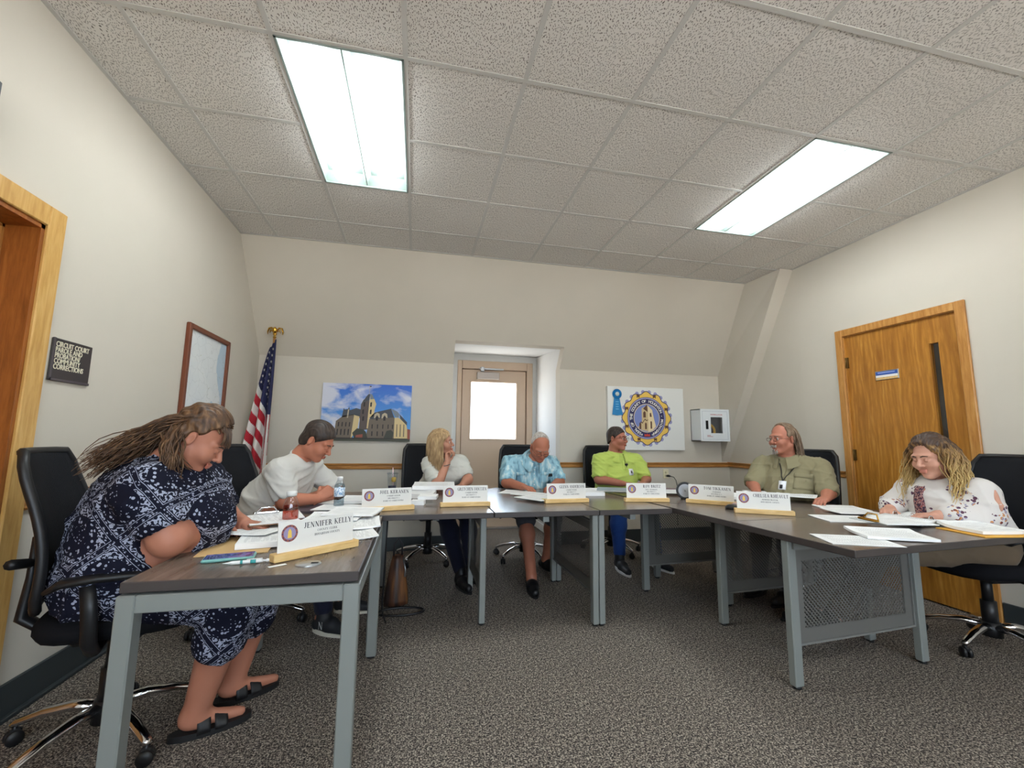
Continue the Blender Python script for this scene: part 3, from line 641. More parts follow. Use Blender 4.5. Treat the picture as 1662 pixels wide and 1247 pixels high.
def ring_pts(r, n, ph=0, wob=None): return [((r+(wob(2*math.pi*k/n) if wob else 0))*math.cos(2*math.pi*k/n+ph), (r+(wob(2*math.pi*k/n) if wob else 0))*math.sin(2*math.pi*k/n+ph)) for k in range(n)]
def disc(mb, pts, M, dz): mb.add([M @ Vector((x, y, dz)) for x, y in pts], [tuple(range(len(pts)))])
SEALC = {k: mat('seal_'+k, c, .6) for k, c in dict(navy=(44, 44, 92), gold=(236, 196, 92), lilac=(150, 150, 196), tan=(206, 182, 136), stone=(232, 212, 168), brown=(96, 62, 44), blue=(124, 138, 196), red=(196, 66, 50), plate=(150, 88, 76), platein=(150, 140, 176)).items()}

# ---------------------------------------------------------------- nameplates on the tables
PLATEM = mat('nameplate_card', (228, 226, 220), .45)
def nameplate(label, a, b, lines, tilt=0):
    a, b = Vector((*a, TZ)), Vector((*b, TZ)); ex = (b-a).normalized(); ey = Vector((-ex.y, ex.x, 0)); c = (a+b)/2+ey*.022
    t = thing('nameplate', label, 'nameplate', c, math.atan2(ex.y, ex.x), 'nameplates on wooden blocks')
    m = MB(); m.box((-.173, -.022, .001), (.173, .022, .03), .003); m.build('wooden_base', PINE, t)
    Mt = Matrix.Translation((0, 0, .028)) @ Matrix.Rotation(math.radians(-4), 4, 'X')
    m = MB(); m.box((-.155, -.0015, -.005), (.155, .0015, .112), 0, Mt); p = m.build('plate', PLATEM, t)
    Mf = Mt @ basis((1, 0, 0), (0, 0, 1), (0, -1, 0), (0, -.0022, 0))
    m = MB(); serif_text(m, lines[0], .021, .045, .078, Mf, min(.205, .0155*len(lines[0]))); y = .060
    for q in lines[1:]: serif_text(m, q, .0085, .04, y, Mf, .0072*len(q)*(1.0 if len(q) < 18 else .82)); y -= .0155
    m.build('lettering', INK, p)
    m = MB(); Ms = Mf @ Matrix.Translation((-.112, .068, 0))
    disc(m, ring_pts(.031, 28), Ms, .0); m.cur = 1; disc(m, ring_pts(.023, 28), Ms, .0004); m.cur = 2; disc(m, [(-.008, -.017), (.008, -.017), (.006, .008), (0, .017), (-.006, .008)], Ms, .0008); m.cur = 3
    for k in range(12): an = k*math.pi/6; disc(m, [((.027)*math.cos(an)+x, .027*math.sin(an)+yy) for x, yy in ((-.002, -.002), (.002, -.002), (.002, .002), (-.002, .002))], Ms, .0006)
    m.build('county_seal', [SEALC['plate'], SEALC['platein'], SEALC['gold'], SEALC['navy']], p)
nameplate('largest nameplate, nearest on the left table, lettered for the county clerk', (-.494, 1.79), (-.215, 2.02), ['JENNIFER KELLY', 'COUNTY CLERK', 'HOUGHTON COUNTY'])
B3 = ['COMMISSIONER', 'DISTRICT 1', 'BOARD OF COMMISSIONERS']
nameplate('nameplate on the table beside the clear water bottle', (-.311, 2.90), (-.013, 2.975), ['JOEL KERANEN']+B3)
nameplate('nameplate in front of the blonde woman in white', (.185, 3.046), (.51, 3.058), ['GRETCHEN JANSSEN']+B3)
nameplate('nameplate in front of the man in the light blue shirt', (.938, 3.12), (1.279, 3.139), ['GLENN ANDERSON']+B3)
nameplate('nameplate in front of the man in the lime polo', (1.572, 3.12), (1.90, 3.07), ['ROY BRITZ', 'VICE CHAIRMAN', 'DISTRICT 1', 'BOARD OF COMMISSIONERS'])
nameplate('nameplate beside the round black and silver gavel block', (2.02, 3.03), (2.27, 2.80), ['TOM TIKKANEN', 'CHAIRMAN', 'DISTRICT 1', 'BOARD OF COMMISSIONERS'])
nameplate('nameplate on the right table in front of the man in the olive shirt', (2.06, 2.56), (2.36, 2.385), ['CHELSEA RHEAULT', 'ADMINISTRATOR', 'HOUGHTON COUNTY'])

# ---------------------------------------------------------------- papers and desk things
def m_print():
    m = mat('printed_paper', (240, 240, 238), .8, spec=.2); t = NT(m); x, y, z = t.sep(t.coord('Object'))
    row = t.math('LESS_THAN', t.math('FRACT', t.math('DIVIDE', y, .011)), .35)
    w = t.math('GREATER_THAN', t.noise(t.coord('Object', (1, .09, 1)), 160, 1), .47)
    inb = t.math('MULTIPLY', t.math('LESS_THAN', t.math('ABSOLUTE', x), .085), t.math('LESS_THAN', t.math('ABSOLUTE', y), .115))
    f = t.math('MULTIPLY', t.math('MULTIPLY', row, w), inb); t.col(t.mix(t.math('MULTIPLY', f, .45), (241, 241, 240), (90, 90, 95))); return m
PRINT = m_print()
def sheet_mesh(w, d, h, curl):
    def fn(u, v): x, y = (u-.5)*w, (v-.5)*d; return (x, y, h+curl*max(0, u-.55)**2*4+curl*.4*(v-.5)**2)
    return surf_grid(fn, 5, 4, h)
PLACED = []
def corners(x, y, deg, w, d):
    c, s = math.cos(math.radians(deg)), math.sin(math.radians(deg)); return [(x+c*a*w/2-s*q*d/2, y+s*a*w/2+c*q*d/2) for a, q in ((-1, -1), (1, -1), (1, 1), (-1, 1))]
def hits(A, B):
    for P, Q in ((A, B), (B, A)):
        for i in range(4):
            nx, ny = P[(i+1) % 4][1]-P[i][1], P[i][0]-P[(i+1) % 4][0]; pa = [x*nx+y*ny for x, y in P]; pb = [x*nx+y*ny for x, y in Q]
            if max(pa) <= min(pb) or max(pb) <= min(pa): return False
    return True
def lay(x, y, deg, w, d, h):
    C = corners(x, y, deg, w, d); z = max([t for Q, t in PLACED if hits(C, Q)]+[0.0]); PLACED.append((C, z+h)); return z
def paper(label, x, y, deg, w=.216, d=.279, h=.0012, curl=.006, z=0, mt=None, name='paper_sheet', group='papers lying on the tables', cat='paper'):
    z = lay(x, y, deg, w, d, h+.0012+curl*.5); m = MB(); m.add(*sheet_mesh(w, d, h, curl), True); o = m.build(name, mt or PRINT, None, (x, y, TZ+.0008+z), False); o.rotation_euler = (0, 0, math.radians(deg))
    return tag(o, label, cat, group)
MAN = mat('manila', (216, 178, 122), .7); YEL = mat('yellow_folder', (232, 172, 60), .6)
# near left table
paper('manila envelope on the near left table beside the woman in navy print', -.71, 2.12, 8, .25, .33, .003, .0, 0, MAN, 'manila_envelope', None, 'envelope')
paper('thick stack of printed pages on the manila envelope', -.62, 2.17, 12, h=.022, z=.004, name='paper_stack', group=None)
paper('loose printed page under the edge of the stack on the manila envelope', -.68, 2.3, -20, z=.0045)
paper('printed page beside the right edge of the near left table', -.29, 2.27, 14, h=.004, curl=.012)
paper('thin stack of pages hanging over the right edge of the near left table', -.28, 2.46, 6, h=.008, curl=.01)
paper('long white page across the near left table behind the red bottle', -.42, 2.60, 85, h=.005, curl=.012)
paper('white page across the far end of the near left table', -.33, 2.66, 78, h=.008, z=.007, curl=.01)
paper('white form under the far clipboard on the left table', -.70, 2.6, 20, h=.004)
def clipboard(label, x, y, deg, metal):
    t = thing('clipboard', label, 'clipboard', (x, y, TZ+.001+lay(x, y, deg, .23, .32, .011)), math.radians(deg))
    m = MB(); m.box((-.115, -.16, 0), (.115, .16, .004), .0015); m.build('board', CLEAR if metal is BRASS else mat('hardboard', (120, 84, 54), .6), t)
    m = MB(); m.box((-.108, -.15, .0045), (.108, .13, .009)); m.build('page', PRINT, t)
    m = MB(); m.box((-.06, .125, .009), (.06, .155, .02), .004); m.tube([(-.05, .125, .02), (-.03, .115, .045), (.03, .115, .045), (.05, .125, .02)], .004, 8); m.build('clip', metal, t)
clipboard('clipboard with chrome clip on the left table beyond the paper stack', -.70, 2.46, 25, CHROME)
ph = thing('phone', 'smartphone in a teal case lying on the near left table', 'phone', (-.67, 1.895, TZ+.001), math.radians(12))
m = MB(); m.box((-.085, -.042, 0), (.085, .042, .012), .005); m.build('case', mat('teal_case', (122, 176, 168), .4), ph)
def m_screen():
    m = mat('phone_screen', (70, 80, 150), .1, coat=.5); t = NT(m); c = t.ramp(t.noise(t.coord('Object'), 22, 2), [(.3, (30, 34, 80)), (.5, (72, 96, 170)), (.62, (150, 130, 190)), (.75, (60, 60, 110))]); t.col(c); return m
m = MB(); m.box((-.079, -.037, .012), (.079, .037, .0128)); m.build('screen', m_screen(), ph)
pn = thing('pen', 'white click pen with teal bands beside the phone', 'pen', (-.585, 1.815, TZ+.008), math.radians(10))
M = basis((0, 0, -1), (0, 1, 0), (1, 0, 0)); m = MB(); m.lathe([(.001, -.075), (.003, -.06), (.0065, -.045), (.0065, .04), (.005, .052)], 12, (0, 0, 0), M); m.build('barrel', WHITE, pn)
TEAL = mat('teal', (64, 160, 160), .4); m = MB(); m.lathe([(.0068, -.02), (.0068, -.012)], 12, (0, 0, 0), M); m.lathe([(.0068, .012), (.0068, .03)], 12, (0, 0, 0), M); m.build('band', TEAL, pn)
m = MB(); m.lathe([(.004, .052), (.004, .062), (.0065, .064), (.0065, .072), (.002, .074)], 12, (0, 0, 0), M); m.box((.0, -.002, .007), (.05, .002, .009)); m.build('clip_and_button', WHITE, pn)
paper('small white slip of paper poking out under the nearest nameplate', -.47, 1.772, 35, .06, .018, .0006, 0, 0, PAPER)
# red drink bottle
def bottle(label, x, y, prof, fill, fillm, capc, ribs=False, labelm=None):
    t = thing('drink_bottle', label, 'bottle', (x, y, TZ+.001))
    m = MB(); m.lathe(prof, 24); m.build('bottle_body', CLEAR, t)
    lv = [(max(.001, r-.0018), z+.001) for r, z in prof if z < fill]; top = [r for r, z in prof if z >= fill][0]-.0018
    m = MB(); m.lathe([(0, .002)]+lv+[(top, fill), (0, fill)], 24); m.build('drink', fillm, t)
    zt = prof[-1][1]; m = MB(); m.lathe([(prof[-1][0]+.003, zt-.018), (prof[-1][0]+.0035, zt), (prof[-1][0]+.002, zt+.003), (0, zt+.003)], 24); m.build('bottle_cap', capc, t)
    if labelm: m = MB(); m.lathe([(.0332, .085), (.0334, .115), (.0332, .14)], 24); m.build('bottle_label', labelm, t)
    return t
RED = m_glass('red_drink', (236, 150, 130), .05)
bottle('wide clear bottle of red drink with white cap behind the nearest nameplate', -.60, 2.42, [(.03, 0), (.036, .006), (.037, .1), (.036, .125), (.028, .15), (.021, .165), (.021, .185)], .118, RED, WHITE)
WATER = m_glass('water', (225, 235, 240), .05)
def m_wlabel():
    m = mat('water_label', (214, 228, 240), .4); t = NT(m); c = t.ramp(t.noise(t.coord('Object'), 38, 1), [(.42, (222, 232, 242)), (.5, (110, 160, 205)), (.56, (230, 238, 245))]); t.col(c); return m
prof = [(.028, 0), (.032, .006)]+[q for k in range(7) for q in ((.0325, .012+k*.010), (.0305, .017+k*.010))]+[(.033, .085), (.033, .142), (.031, .155), (.02, .182), (.0135, .192), (.0135, .205)]
bottle('clear water bottle with white cap in front of the white-shirted man', -.47, 3.03, prof, .165, WATER, WHITE, True, m_wlabel())
tu = thing('tumbler', 'clear tumbler with dark drink and pink straw on the back table', 'cup', (-.19, 3.98, TZ+.001))
m = MB(); m.lathe([(.03, 0), (.033, .005), (.044, .15), (.046, .155)], 22); m.build('cup', CLEAR, tu)
m = MB(); m.lathe([(0, .003), (.031, .004), (.0345, .05), (0, .05)], 22); m.build('drink', mat('dark_drink', (34, 32, 58), .3), tu)
m = MB(); m.lathe([(.049, .152), (.049, .16), (.03, .166), (0, .166)], 22); m.build('lid', CLEAR, tu)
m = MB(); m.tube([(.008, 0, .05), (.0, 0, .205)], .004, 8); m.build('straw', mat('pink_straw', (230, 190, 190), .4), tu)
m = MB(); m.lathe([(0, .08), (.018, .085), (.02, .12), (0, .125)], 12, (.012, -.008, 0)); m.build('lemon_slice', mat('lemon', (222, 180, 84), .5), tu)
# in front of the white-shirted man
paper('open magazine with dark rolled cover beside the white-shirted man', -.62, 3.02, 70, .2, .27, .012, .02, 0, mat('magazine_cover', (92, 84, 92), .35), 'magazine', None, 'magazine')
paper('white page under the water bottle', -.45, 2.96, 80, .216, .279, .004, .0)
paper('white page under the forearm of the white-shirted man', -.52, 3.28, 60, h=.006)
paper('stack of pages and folders left of the second nameplate', -.36, 3.32, 84, h=.02, curl=.012, name='paper_stack')
paper('tall curling stack of papers behind the second nameplate', .02, 3.62, 80, h=.034, curl=.02, name='paper_stack')
paper('small white card standing off the stack right of the second nameplate', .03, 3.2, 80, .08, .09, .03, .0, 0, PAPER, 'note_pad', None, 'note pad')
paper('stack of white pages in front of the blonde woman', .16, 3.80, 86, .26, .34, .03, .012, name='paper_stack')
paper('white pad beside the third nameplate, on the left', .10, 3.28, 82, .15, .13, .022, .0, 0, PAPER, 'note_pad', None, 'note pad')
# in front of the light blue shirt
paper('white page lying farthest from the camera in front of the light blue shirt', .88, 3.80, 60, h=.003); paper('white page askew in front of the light blue shirt', .95, 3.58, 40, h=.006, z=.0, curl=.004)
paper('white folded letter behind the fourth nameplate, on its left', .92, 3.30, 32, h=.004, curl=.004); paper('small yellow note beside the fourth nameplate', .98, 3.19, 10, .1, .05, .001, 0, .006, mat('yellow_note', (226, 214, 96), .7), 'sticky_note', None, 'note')
paper('stack of papers right of the fourth nameplate', 1.42, 3.62, 80, .25, .32, .03, .012, name='paper_stack')
# lime polo
paper('white page before the man in the lime polo', 1.78, 3.82, 70, h=.004); paper('grey blue folder before the man in the lime polo', 1.72, 3.62, 65, .24, .31, .004, 0, 0, mat('grey_folder', (150, 162, 170), .6), 'folder', None, 'folder')
paper('glossy brochure between the fifth and sixth nameplates', 2.30, 3.72, 60, .216, .279, .012, .01, 0, mat('brochure', (120, 84, 92), .3), 'brochure', None, 'brochure'); paper('white page under the glossy brochure', 2.22, 3.52, 70, h=.006)
# gavel sound block / round plaque standing tilted
pk = thing('round_plaque', 'round black rimmed silver disc leaning beside the sixth nameplate', 'plaque', (2.14, 3.22, TZ+.001), math.radians(-25))
M = Matrix.Translation((0, 0, .066)) @ Matrix.Rotation(math.radians(78), 4, 'X')
m = MB(); m.lathe([(.045, -.010), (.068, -.01), (.07, .0), (.066, .010), (.056, .011), (.052, .006)], 32, (0, 0, 0), M); m.build('rim', BLK, pk, smooth=False)
m = MB(); m.lathe([(.0535, .0065), (0, .0066)], 32, (0, 0, 0), M); m.lathe([(.006, .007), (.004, .012), (0, .013)], 12, (0, 0, 0), M); m.build('face', mat('brushed_silver', (150, 152, 156), .35, .6), pk, smooth=False)
m = MB(); m.box((-.03, .0, 0), (.03, .06, .02), .004); m.build('stand', BLK, pk)
# olive shirt
paper('stack of pages before the man in the olive shirt, behind the sixth nameplate', 2.62, 3.22, 40, h=.02, curl=.015, name='paper_stack'); paper('white page beside the stack in front of the olive shirt', 2.86, 3.2, 60, h=.01, curl=.01); paper('white page under the left wrist of the man in olive', 2.95, 2.97, 40, h=.004)
ms = thing('computer_mouse', 'black computer mouse between the sixth and seventh nameplates', 'mouse', (2.15, 2.69, TZ+.001), math.radians(120))
m = MB(); m.lathe([(.0, .034), (.012, .033), (.024, .026), (.031, .014), (.032, .004), (.03, 0)][::-1], 20, (0, 0, 0), Matrix.Diagonal((1.6, 1, 1, 1))); m.build('mouse_body', BLK, ms); m = MB(); m.lathe([(.003, -.003), (.005, 0), (.003, .003)], 10, (0, 0, 0), basis((1, 0, 0), (0, 0, 1), (0, -1, 0), (.028, 0, .027))); m.build('scroll_wheel', SILVER, ms)
paper('small printed card beside the black mouse', 2.24, 2.75, 40, .09, .06, .03, 0, 0, mat('printed_card', (176, 150, 150), .5), 'card_box', None, 'card')
# right-hand table, curly haired woman
paper('white page farthest on the right table, beyond the curly haired woman', 2.98, 2.62, 70, h=.006, curl=.004); paper('white page next to the binder, farther side', 2.86, 2.44, 75, h=.004, curl=.004); paper('large white page left of the binder', 2.58, 2.25, 72, .23, .30, .003, .004)
paper('white page at the near inner corner of the right table', 2.07, 1.76, 68, .216, .30, .002, .002); paper('stack of folded pages at the near edge of the right table', 2.33, 1.80, 66, .216, .30, .012, .012, name='paper_stack')
bn = thing('ring_binder', 'open black ring binder full of pages before the curly haired woman', 'binder', (2.93, 2.12, TZ+.001+lay(2.93, 2.12, 8, .42, .28, .024)), math.radians(8))
m = MB(); m.box((-.2, -.14, 0), (-.012, .14, .004), .001); m.box((.012, -.14, 0), (.22, .14, .004), .001); m.box((-.012, -.14, 0), (.012, .14, .005), .001); m.build('cover', BLK, bn)
for s_ in (-1, 1):
    m = MB(); v, f = sheet_mesh(.18, .26, .016, .006); m.add([(x+s_*.115, y, z+.004) for x, y, z in v], f, True); m.build('pages', PRINT, bn)
for y in (-.09, 0, .09): m = MB(); m.tube([(.02*math.cos(a)*1.2, y, .012+.03*math.sin(a)) for a in [math.pi*k/10 for k in range(11)]], .0025, 8); m.build('ring', CHROME, bn)
clipboard('clear clipboard with long gold clip on the near right table', 2.60, 1.98, 78, BRASS)
paper('yellow folder at the outer near edge of the right table', 2.98, 1.80, 82, .24, .32, .004, 0, 0, YEL, 'folder', None, 'folder'); paper('stack of printed pages on the yellow folder', 3.0, 1.83, 84, .216, .28, .016, .02, .006, name='paper_stack', group=None)

# ---------------------------------------------------------------- things on the walls
# sign left wall
sg = thing('wall_sign', 'dark brown sign with raised lettering beside the left doorway', 'sign', (XL, 2.495, 1.545))
m = MB(); m.box((0, -.125, -.10), (.008, .125, .10), .003); m.build('sign_board', mat('sign_brown', (54, 46, 46), .4), sg)
Ms = basis((0, 1, 0), (0, 0, 1), (1, 0, 0), (.0085, -.108, .03))
for k, (q, fw_) in enumerate([('CIRCUIT COURT', .208), ('PAROLE AND', .165), ('PROBATION/', .155), ('COMMUNITY', .16), ('CORRECTIONS', .185)]):
    text_mesh(q, .034, .0008, 'lettering', mat('sign_cream', (222, 214, 190), .6), sg, Ms @ Matrix.Translation((0, .042-k*.0265, 0)), 'LEFT', .0006, fw_, 1.0)
m = MB(); m.box((.008, -.125, -.1), (.012, .125, -.088), .001); m.box((.008, -.125, -.1), (.012, -.113, .1), .001); m.build('sign_rim', mat('sign_rim', (74, 66, 70), .4), sg)
# dark unit above the left doorway, mostly outside the frame
wb = thing('wall_speaker', 'dark grey speaker box on the left wall above the doorway', 'speaker', (XL, 1.765, 2.43))
m = MB(); m.box((0, -.12, -.085), (.09, .1, .085), .012); m.build('housing', mat('dark_grey_plastic', (58, 58, 62), .5), wb); m = MB(); m.box((.09, -.1, -.07), (.094, .08, .07), .002); m.build('grille', BLK, wb)
# framed map
fm = thing('framed_map', 'framed county map hanging on the left wall', 'map', (XL, 3.855, 1.66)); HW, HH = .352, .36
for b in (((0, -HW, -HH), (.03, -HW+.04, HH)), ((0, HW-.04, -HH), (.03, HW, HH)), ((0, -HW+.04, -HH), (.03, HW-.04, -HH+.04)), ((0, -HW+.04, HH-.04), (.03, HW-.04, HH))):
    m = MB(); m.box(*b, .005); m.build('frame_side', mat('mahogany', (112, 58, 34), .4), fm)
def m_map():
    m = mat('map_print', (222, 226, 228), .35); t = NT(m); co = t.coord('Object', (1, 1, 1))
    wv = t.n('TexNoise'); t.l(co, wv.inputs['Vector']); wv.inputs['Scale'].default_value = 9; va = t.n('VectorMath', operation='MULTIPLY_ADD'); t.l(wv.outputs['Color'], va.inputs[0]); va.inputs[1].default_value = (.12, .12, .12); t.l(co, va.inputs[2]); r1 = t.vor(va.outputs[0], 9, 'DISTANCE_TO_EDGE'); w = t.noise(co, 3.2, 3)
    l1 = t.math('LESS_THAN', r1, .012); big = t.math('GREATER_THAN', w, .62)
    yy = t.sep(t.coord('Object'))[1]; lake = t.math('MULTIPLY', t.math('GREATER_THAN', t.math('ADD', yy, t.math('MULTIPLY', w, .5)), .44), 1)
    c = t.mix(t.noise(co, 5, 2), (214, 220, 224), (232, 233, 232)); c = t.mix(t.math('MULTIPLY', lake, .7), c, (160, 190, 212)); c = t.mix(t.math('MULTIPLY', l1, .28), c, (130, 136, 140)); t.col(c)
    g = t.math('LESS_THAN', t.vor(co, 16), .09); t.col(t.mix(t.math('MULTIPLY', g, .5), c, (150, 160, 110))); return m
m = MB(); m.box((0, -HW+.04, -HH+.04), (.012, HW-.04, HH-.04)); m.build('map_sheet', m_map(), fm)
# flag
fg = thing('flag_stand', 'american flag hanging furled on a pole with gold eagle in the corner', 'flag', (-1.46, 4.78, 0))
m = MB(); m.tube([(0, 0, .03), (0, 0, 2.2)], .013, 12); m.build('pole', m_wood('pole_oak', (150, 104, 56), (176, 128, 74), (190, 146, 92)), fg)
m = MB(); m.lathe([(.16, 0), (.16, .015), (.12, .03), (.03, .05), (.018, .08)], 24); m.build('base', BRASS, fg)
m = MB()   # eagle: body, head, spread wings, ball
m.lathe([(.0, .0), (.016, .004), (.018, .012), (.008, .02), (.012, .03), (.02, .04), (.016, .05), (0, .056)], 14, (0, 0, 2.2)); m.tube([(0, .0, 2.25), (0, -.012, 2.285), (0, -.02, 2.305), (0, -.034, 2.30)], [.016, .024, .013, .004], 10)
for sx in (-1, 1):
    m.tube([(sx*.012, 0, 2.275), (sx*.035, .006, 2.31), (sx*.06, .01, 2.305), (sx*.072, .012, 2.27), (sx*.07, .012, 2.24)], [.012, .017, .018, .014, .004], 8, True, .5)
    m.tube([(sx*.02, 0, 2.27), (sx*.04, .006, 2.285), (sx*.052, .01, 2.255)], [.01, .014, .004], 8, True, .5)
m.build('eagle_finial', BRASS, fg)
# cloth: u across folds, v down.  Canton with stars, stripes run down and out
NU, NV = 120, 130
FLAGM = [mat('flag_navy', (38, 40, 78), .85), mat('flag_red', (176, 34, 48), .85), mat('flag_white', (222, 216, 210), .85)]
def flag_pt(u, v):
    # hung by the hoist from the pole: fans out toward the bottom in soft pleats
    hw0, hw1 = .05, .23; wdt = hw0+(hw1-hw0)*(v**.8)
    ph = u*math.pi*5.0; amp = .014+.045*v
    x = .028-wdt*(1-u)*1.05+.012*u*v+.010*math.sin(ph*1.3+v*4)*v
    y = -.03-amp*math.sin(ph)-.02*v
    z = 2.185-v*1.32-.10*(1-u)*(1-v)**2-.05*u*v
    return (x, y, z)
v, f = surf_grid(flag_pt, NU, NV, .0015)
m = MB(); m.add(v, f, True)
# true flag coordinates: hoist at top edge near the pole; cloth hangs on the bias so stripes slope down to the right
for i, q in enumerate(m.f):
    k = [j % ((NU+1)*(NV+1)) for j in q]; u = sum(j//(NV+1) for j in k)/len(k)/NU; vv = sum(j % (NV+1) for j in k)/len(k)/NV
    s = vv-.33*u
    if vv < .63 and s < .285+.05*u and not (u > .83 and vv > .56): m.mi[i] = 0
    else:
        tt = (s-.285)*13.5 if u < .72 else (1.1-u)*11+vv*1.0
        m.mi[i] = 2 if int(math.floor(tt)) % 2 == 0 else 1
fl_o = m.build('flag_cloth', FLAGM, fg)
bv = BVHTree.FromPolygons([Vector(p) for p in m.v], m.f)
def star(mb, u, vv, r):
    c = Vector(flag_pt(u, vv)); dpt = (Vector(flag_pt(min(1, u+.01), vv))-c); dv = (Vector(flag_pt(u, vv+.01))-c); n = dpt.cross(dv).normalized()
    if n.y > 0: n = -n
    e1 = Vector((1, 0, 0)); e1 = (e1-n*e1.dot(n)).normalized(); e2 = n.cross(e1)
    if e2.z < 0: e2 = -e2
    P = [c+n*.004+(e1*math.sin(a)+e2*math.cos(a))*(r if k % 2 == 0 else r*.4) for k in range(10) for a in [k*math.pi/5]]
    mb.add([c+n*.004]+P, [(0, 1+k, 1+(k+1) % 10) for k in range(10)])
m = MB()
for a in range(10):
    for b in range(4):
        vv = .05+a*.051+(b % 2)*.026; u = .18+b*.215+.02*a*0
        if vv < .27+.30*u and vv < .58: star(m, u, vv, .018)
m.build('stars', FLAGM[2], fg)

# courthouse photograph on canvas
PX0, PX1, PZ0, PZ1 = -1.005, -.072, 1.165, 1.785
cv = thing('canvas_print', 'canvas print of a stone courthouse with clock tower under blue sky', 'picture', ((PX0+PX1)/2, YB, (PZ0+PZ1)/2))
w, h = (PX1-PX0)/2, (PZ1-PZ0)/2
def m_sky():
    m = mat('print_sky', (90, 140, 220), .5); t = NT(m); co = t.coord('Object', (1.4, 1, 2.6), (0, .5, 0)); x, y, z = t.sep(t.coord('Object'))
    n = t.noise(co, 2.2, 4, .55, .3); n = t.math('SUBTRACT', n, t.math('MULTIPLY', x, .22))
    sky = t.ramp(t.math('ADD', z, .4), [(.1, (88, 166, 226)), (.7, (40, 100, 200))]); t.col(t.mix(t.ramp(n, [(.46, (0, 0, 0)), (.62, (255, 255, 255))]), sky, (206, 208, 222))); return m
m = MB(); m.box((-w, -.03, -h), (w, -.001, h), .002); m.build('canvas', m_sky(), cv)
PC = {k: mat('print_'+k, c, .6) for k, c in dict(shade=(112, 100, 88), shade2=(92, 80, 76), sun=(214, 190, 140), roof=(70, 74, 82), roofl=(120, 130, 140), dark=(48, 42, 44), red=(150, 82, 66), tree=(64, 66, 58), grass=(72, 74, 62), trim=(190, 176, 150)).items()}
def poly(mb, pts, dz):   # pts in 0..1 picture coordinates, y down, taken on the print itself
    mb.add([(-w+2*w*x, -.0302-dz, h-2*h*y) for x, y in pts], [tuple(range(len(pts)))])
LAY = {}
def P_(k, pts, dz): LAY.setdefault(k, MB()); poly(LAY[k], pts, dz)
P_('grass', [(0, .955), (1, .955), (1, 1), (0, 1)], .0002); P_('dark', [(.15, .945), (1, .945), (1, .965), (.15, .965)], .0003)
P_('shade', [(.165, .66), (.24, .57), (.36, .54), (.355, .95), (.15, .95)], .0002); P_('sun', [(.36, .55), (.42, .575), (.405, .8), (.34, .95), (.335, .95)], .0003)
P_('roof', [(.225, .6), (.24, .45), (.245, .43), (.25, .46), (.29, .45), (.3, .41), (.31, .47), (.38, .43), (.44, .455), (.44, .62), (.36, .545)], .0002); P_('trim', [(.29, .46), (.302, .45), (.295, .6), (.28, .6)], .0004)
P_('shade2', [(.43, .36), (.455, .28), (.52, .23), (.515, .8), (.42, .82)], .0004); P_('sun', [(.525, .22), (.575, .26), (.6, .35), (.585, .45), (.575, .56), (.53, .6), (.52, .78), (.505, .78)], .0005)
P_('roof', [(.435, .36), (.48, .23), (.51, .175), (.525, .175), (.52, .28), (.45, .33)], .0006); P_('roofl', [(.525, .175), (.55, .18), (.575, .26), (.53, .27)], .0006)
P_('shade', [(.53, .62), (.56, .58), (.815, .58), (.815, .95), (.5, .95)], .0003); P_('roof', [(.53, .6), (.585, .5), (.77, .425), (.81, .58), (.56, .62)], .0005); P_('roofl', [(.77, .425), (.84, .47), (.87, .52), (.86, .58), (.82, .57)], .0005)
P_('sun', [(.815, .585), (.86, .58), (.95, .68), (.965, .78), (.97, .95), (.815, .95)], .0004); P_('roof', [(.87, .52), (.96, .66), (.96, .72), (.88, .6)], .0006); P_('red', [(.965, .78), (1, .79), (1, .96), (.97, .96)], .0004)
for x in (.615, .70): P_('trim', [(x-.035, .6), (x-.028, .53), (x, .5), (.028+x, .52), (x+.035, .59), (x+.02, .59), (x, .54), (x-.02, .6)], .0007); P_('dark', [(x-.012, .64), (x-.012, .57), (x+.012, .56), (x+.012, .64)], .0007)
for x in (.19, .23, .27, .31): P_('dark', [(x, .68), (x+.012, .675), (x+.01, .75), (x-.002, .755)], .0006); P_('dark', [(x-.01, .8), (x+.004, .795), (x, .9), (x-.012, .9)], .0006)
for x in (.56, .62, .68, .74, .79): P_('dark', [(x, .71), (x+.012, .705), (x+.012, .78), (x, .785)], .0006); P_('dark', [(x, .83), (x+.014, .83), (x+.014, .91), (x, .91)], .0006)
for x, yy in ((.465, .33), (.54, .33), (.455, .46), (.54, .46), (.46, .58)): P_('dark', [(x-.008, yy+.07), (x-.007, yy), (x+.006, yy-.015), (x+.012, yy), (x+.01, yy+.07)], .0008)
for x in (.84, .88, .92): P_('shade', [(x, .7), (x+.01, .7), (x+.012, .92), (x, .92)], .0006)
P_('tree', [(.37, .95), (.35, .86), (.40, .78), (.47, .8), (.5, .84), (.52, .95)], .0008); P_('tree', [(.70, .95), (.73, .82), (.78, .8), (.81, .85), (.8, .95)], .0008); P_('red', [(.39, .9), (.465, .88), (.465, .94), (.39, .94)], .0009); P_('trim', [(.515, .03), (.519, .03), (.519, .18), (.515, .18)], .0007); P_('dark', [(.519, .03), (.54, .035), (.535, .05), (.519, .05)], .0007)
for k, mb in LAY.items(): mb.build('printed_'+{'shade': 'stonework', 'shade2': 'tower', 'sun': 'sunlit_stone', 'roof': 'roof', 'roofl': 'roof_light', 'dark': 'windows', 'red': 'brick', 'tree': 'trees', 'grass': 'lawn', 'trim': 'trim'}[k], PC[k], cv)
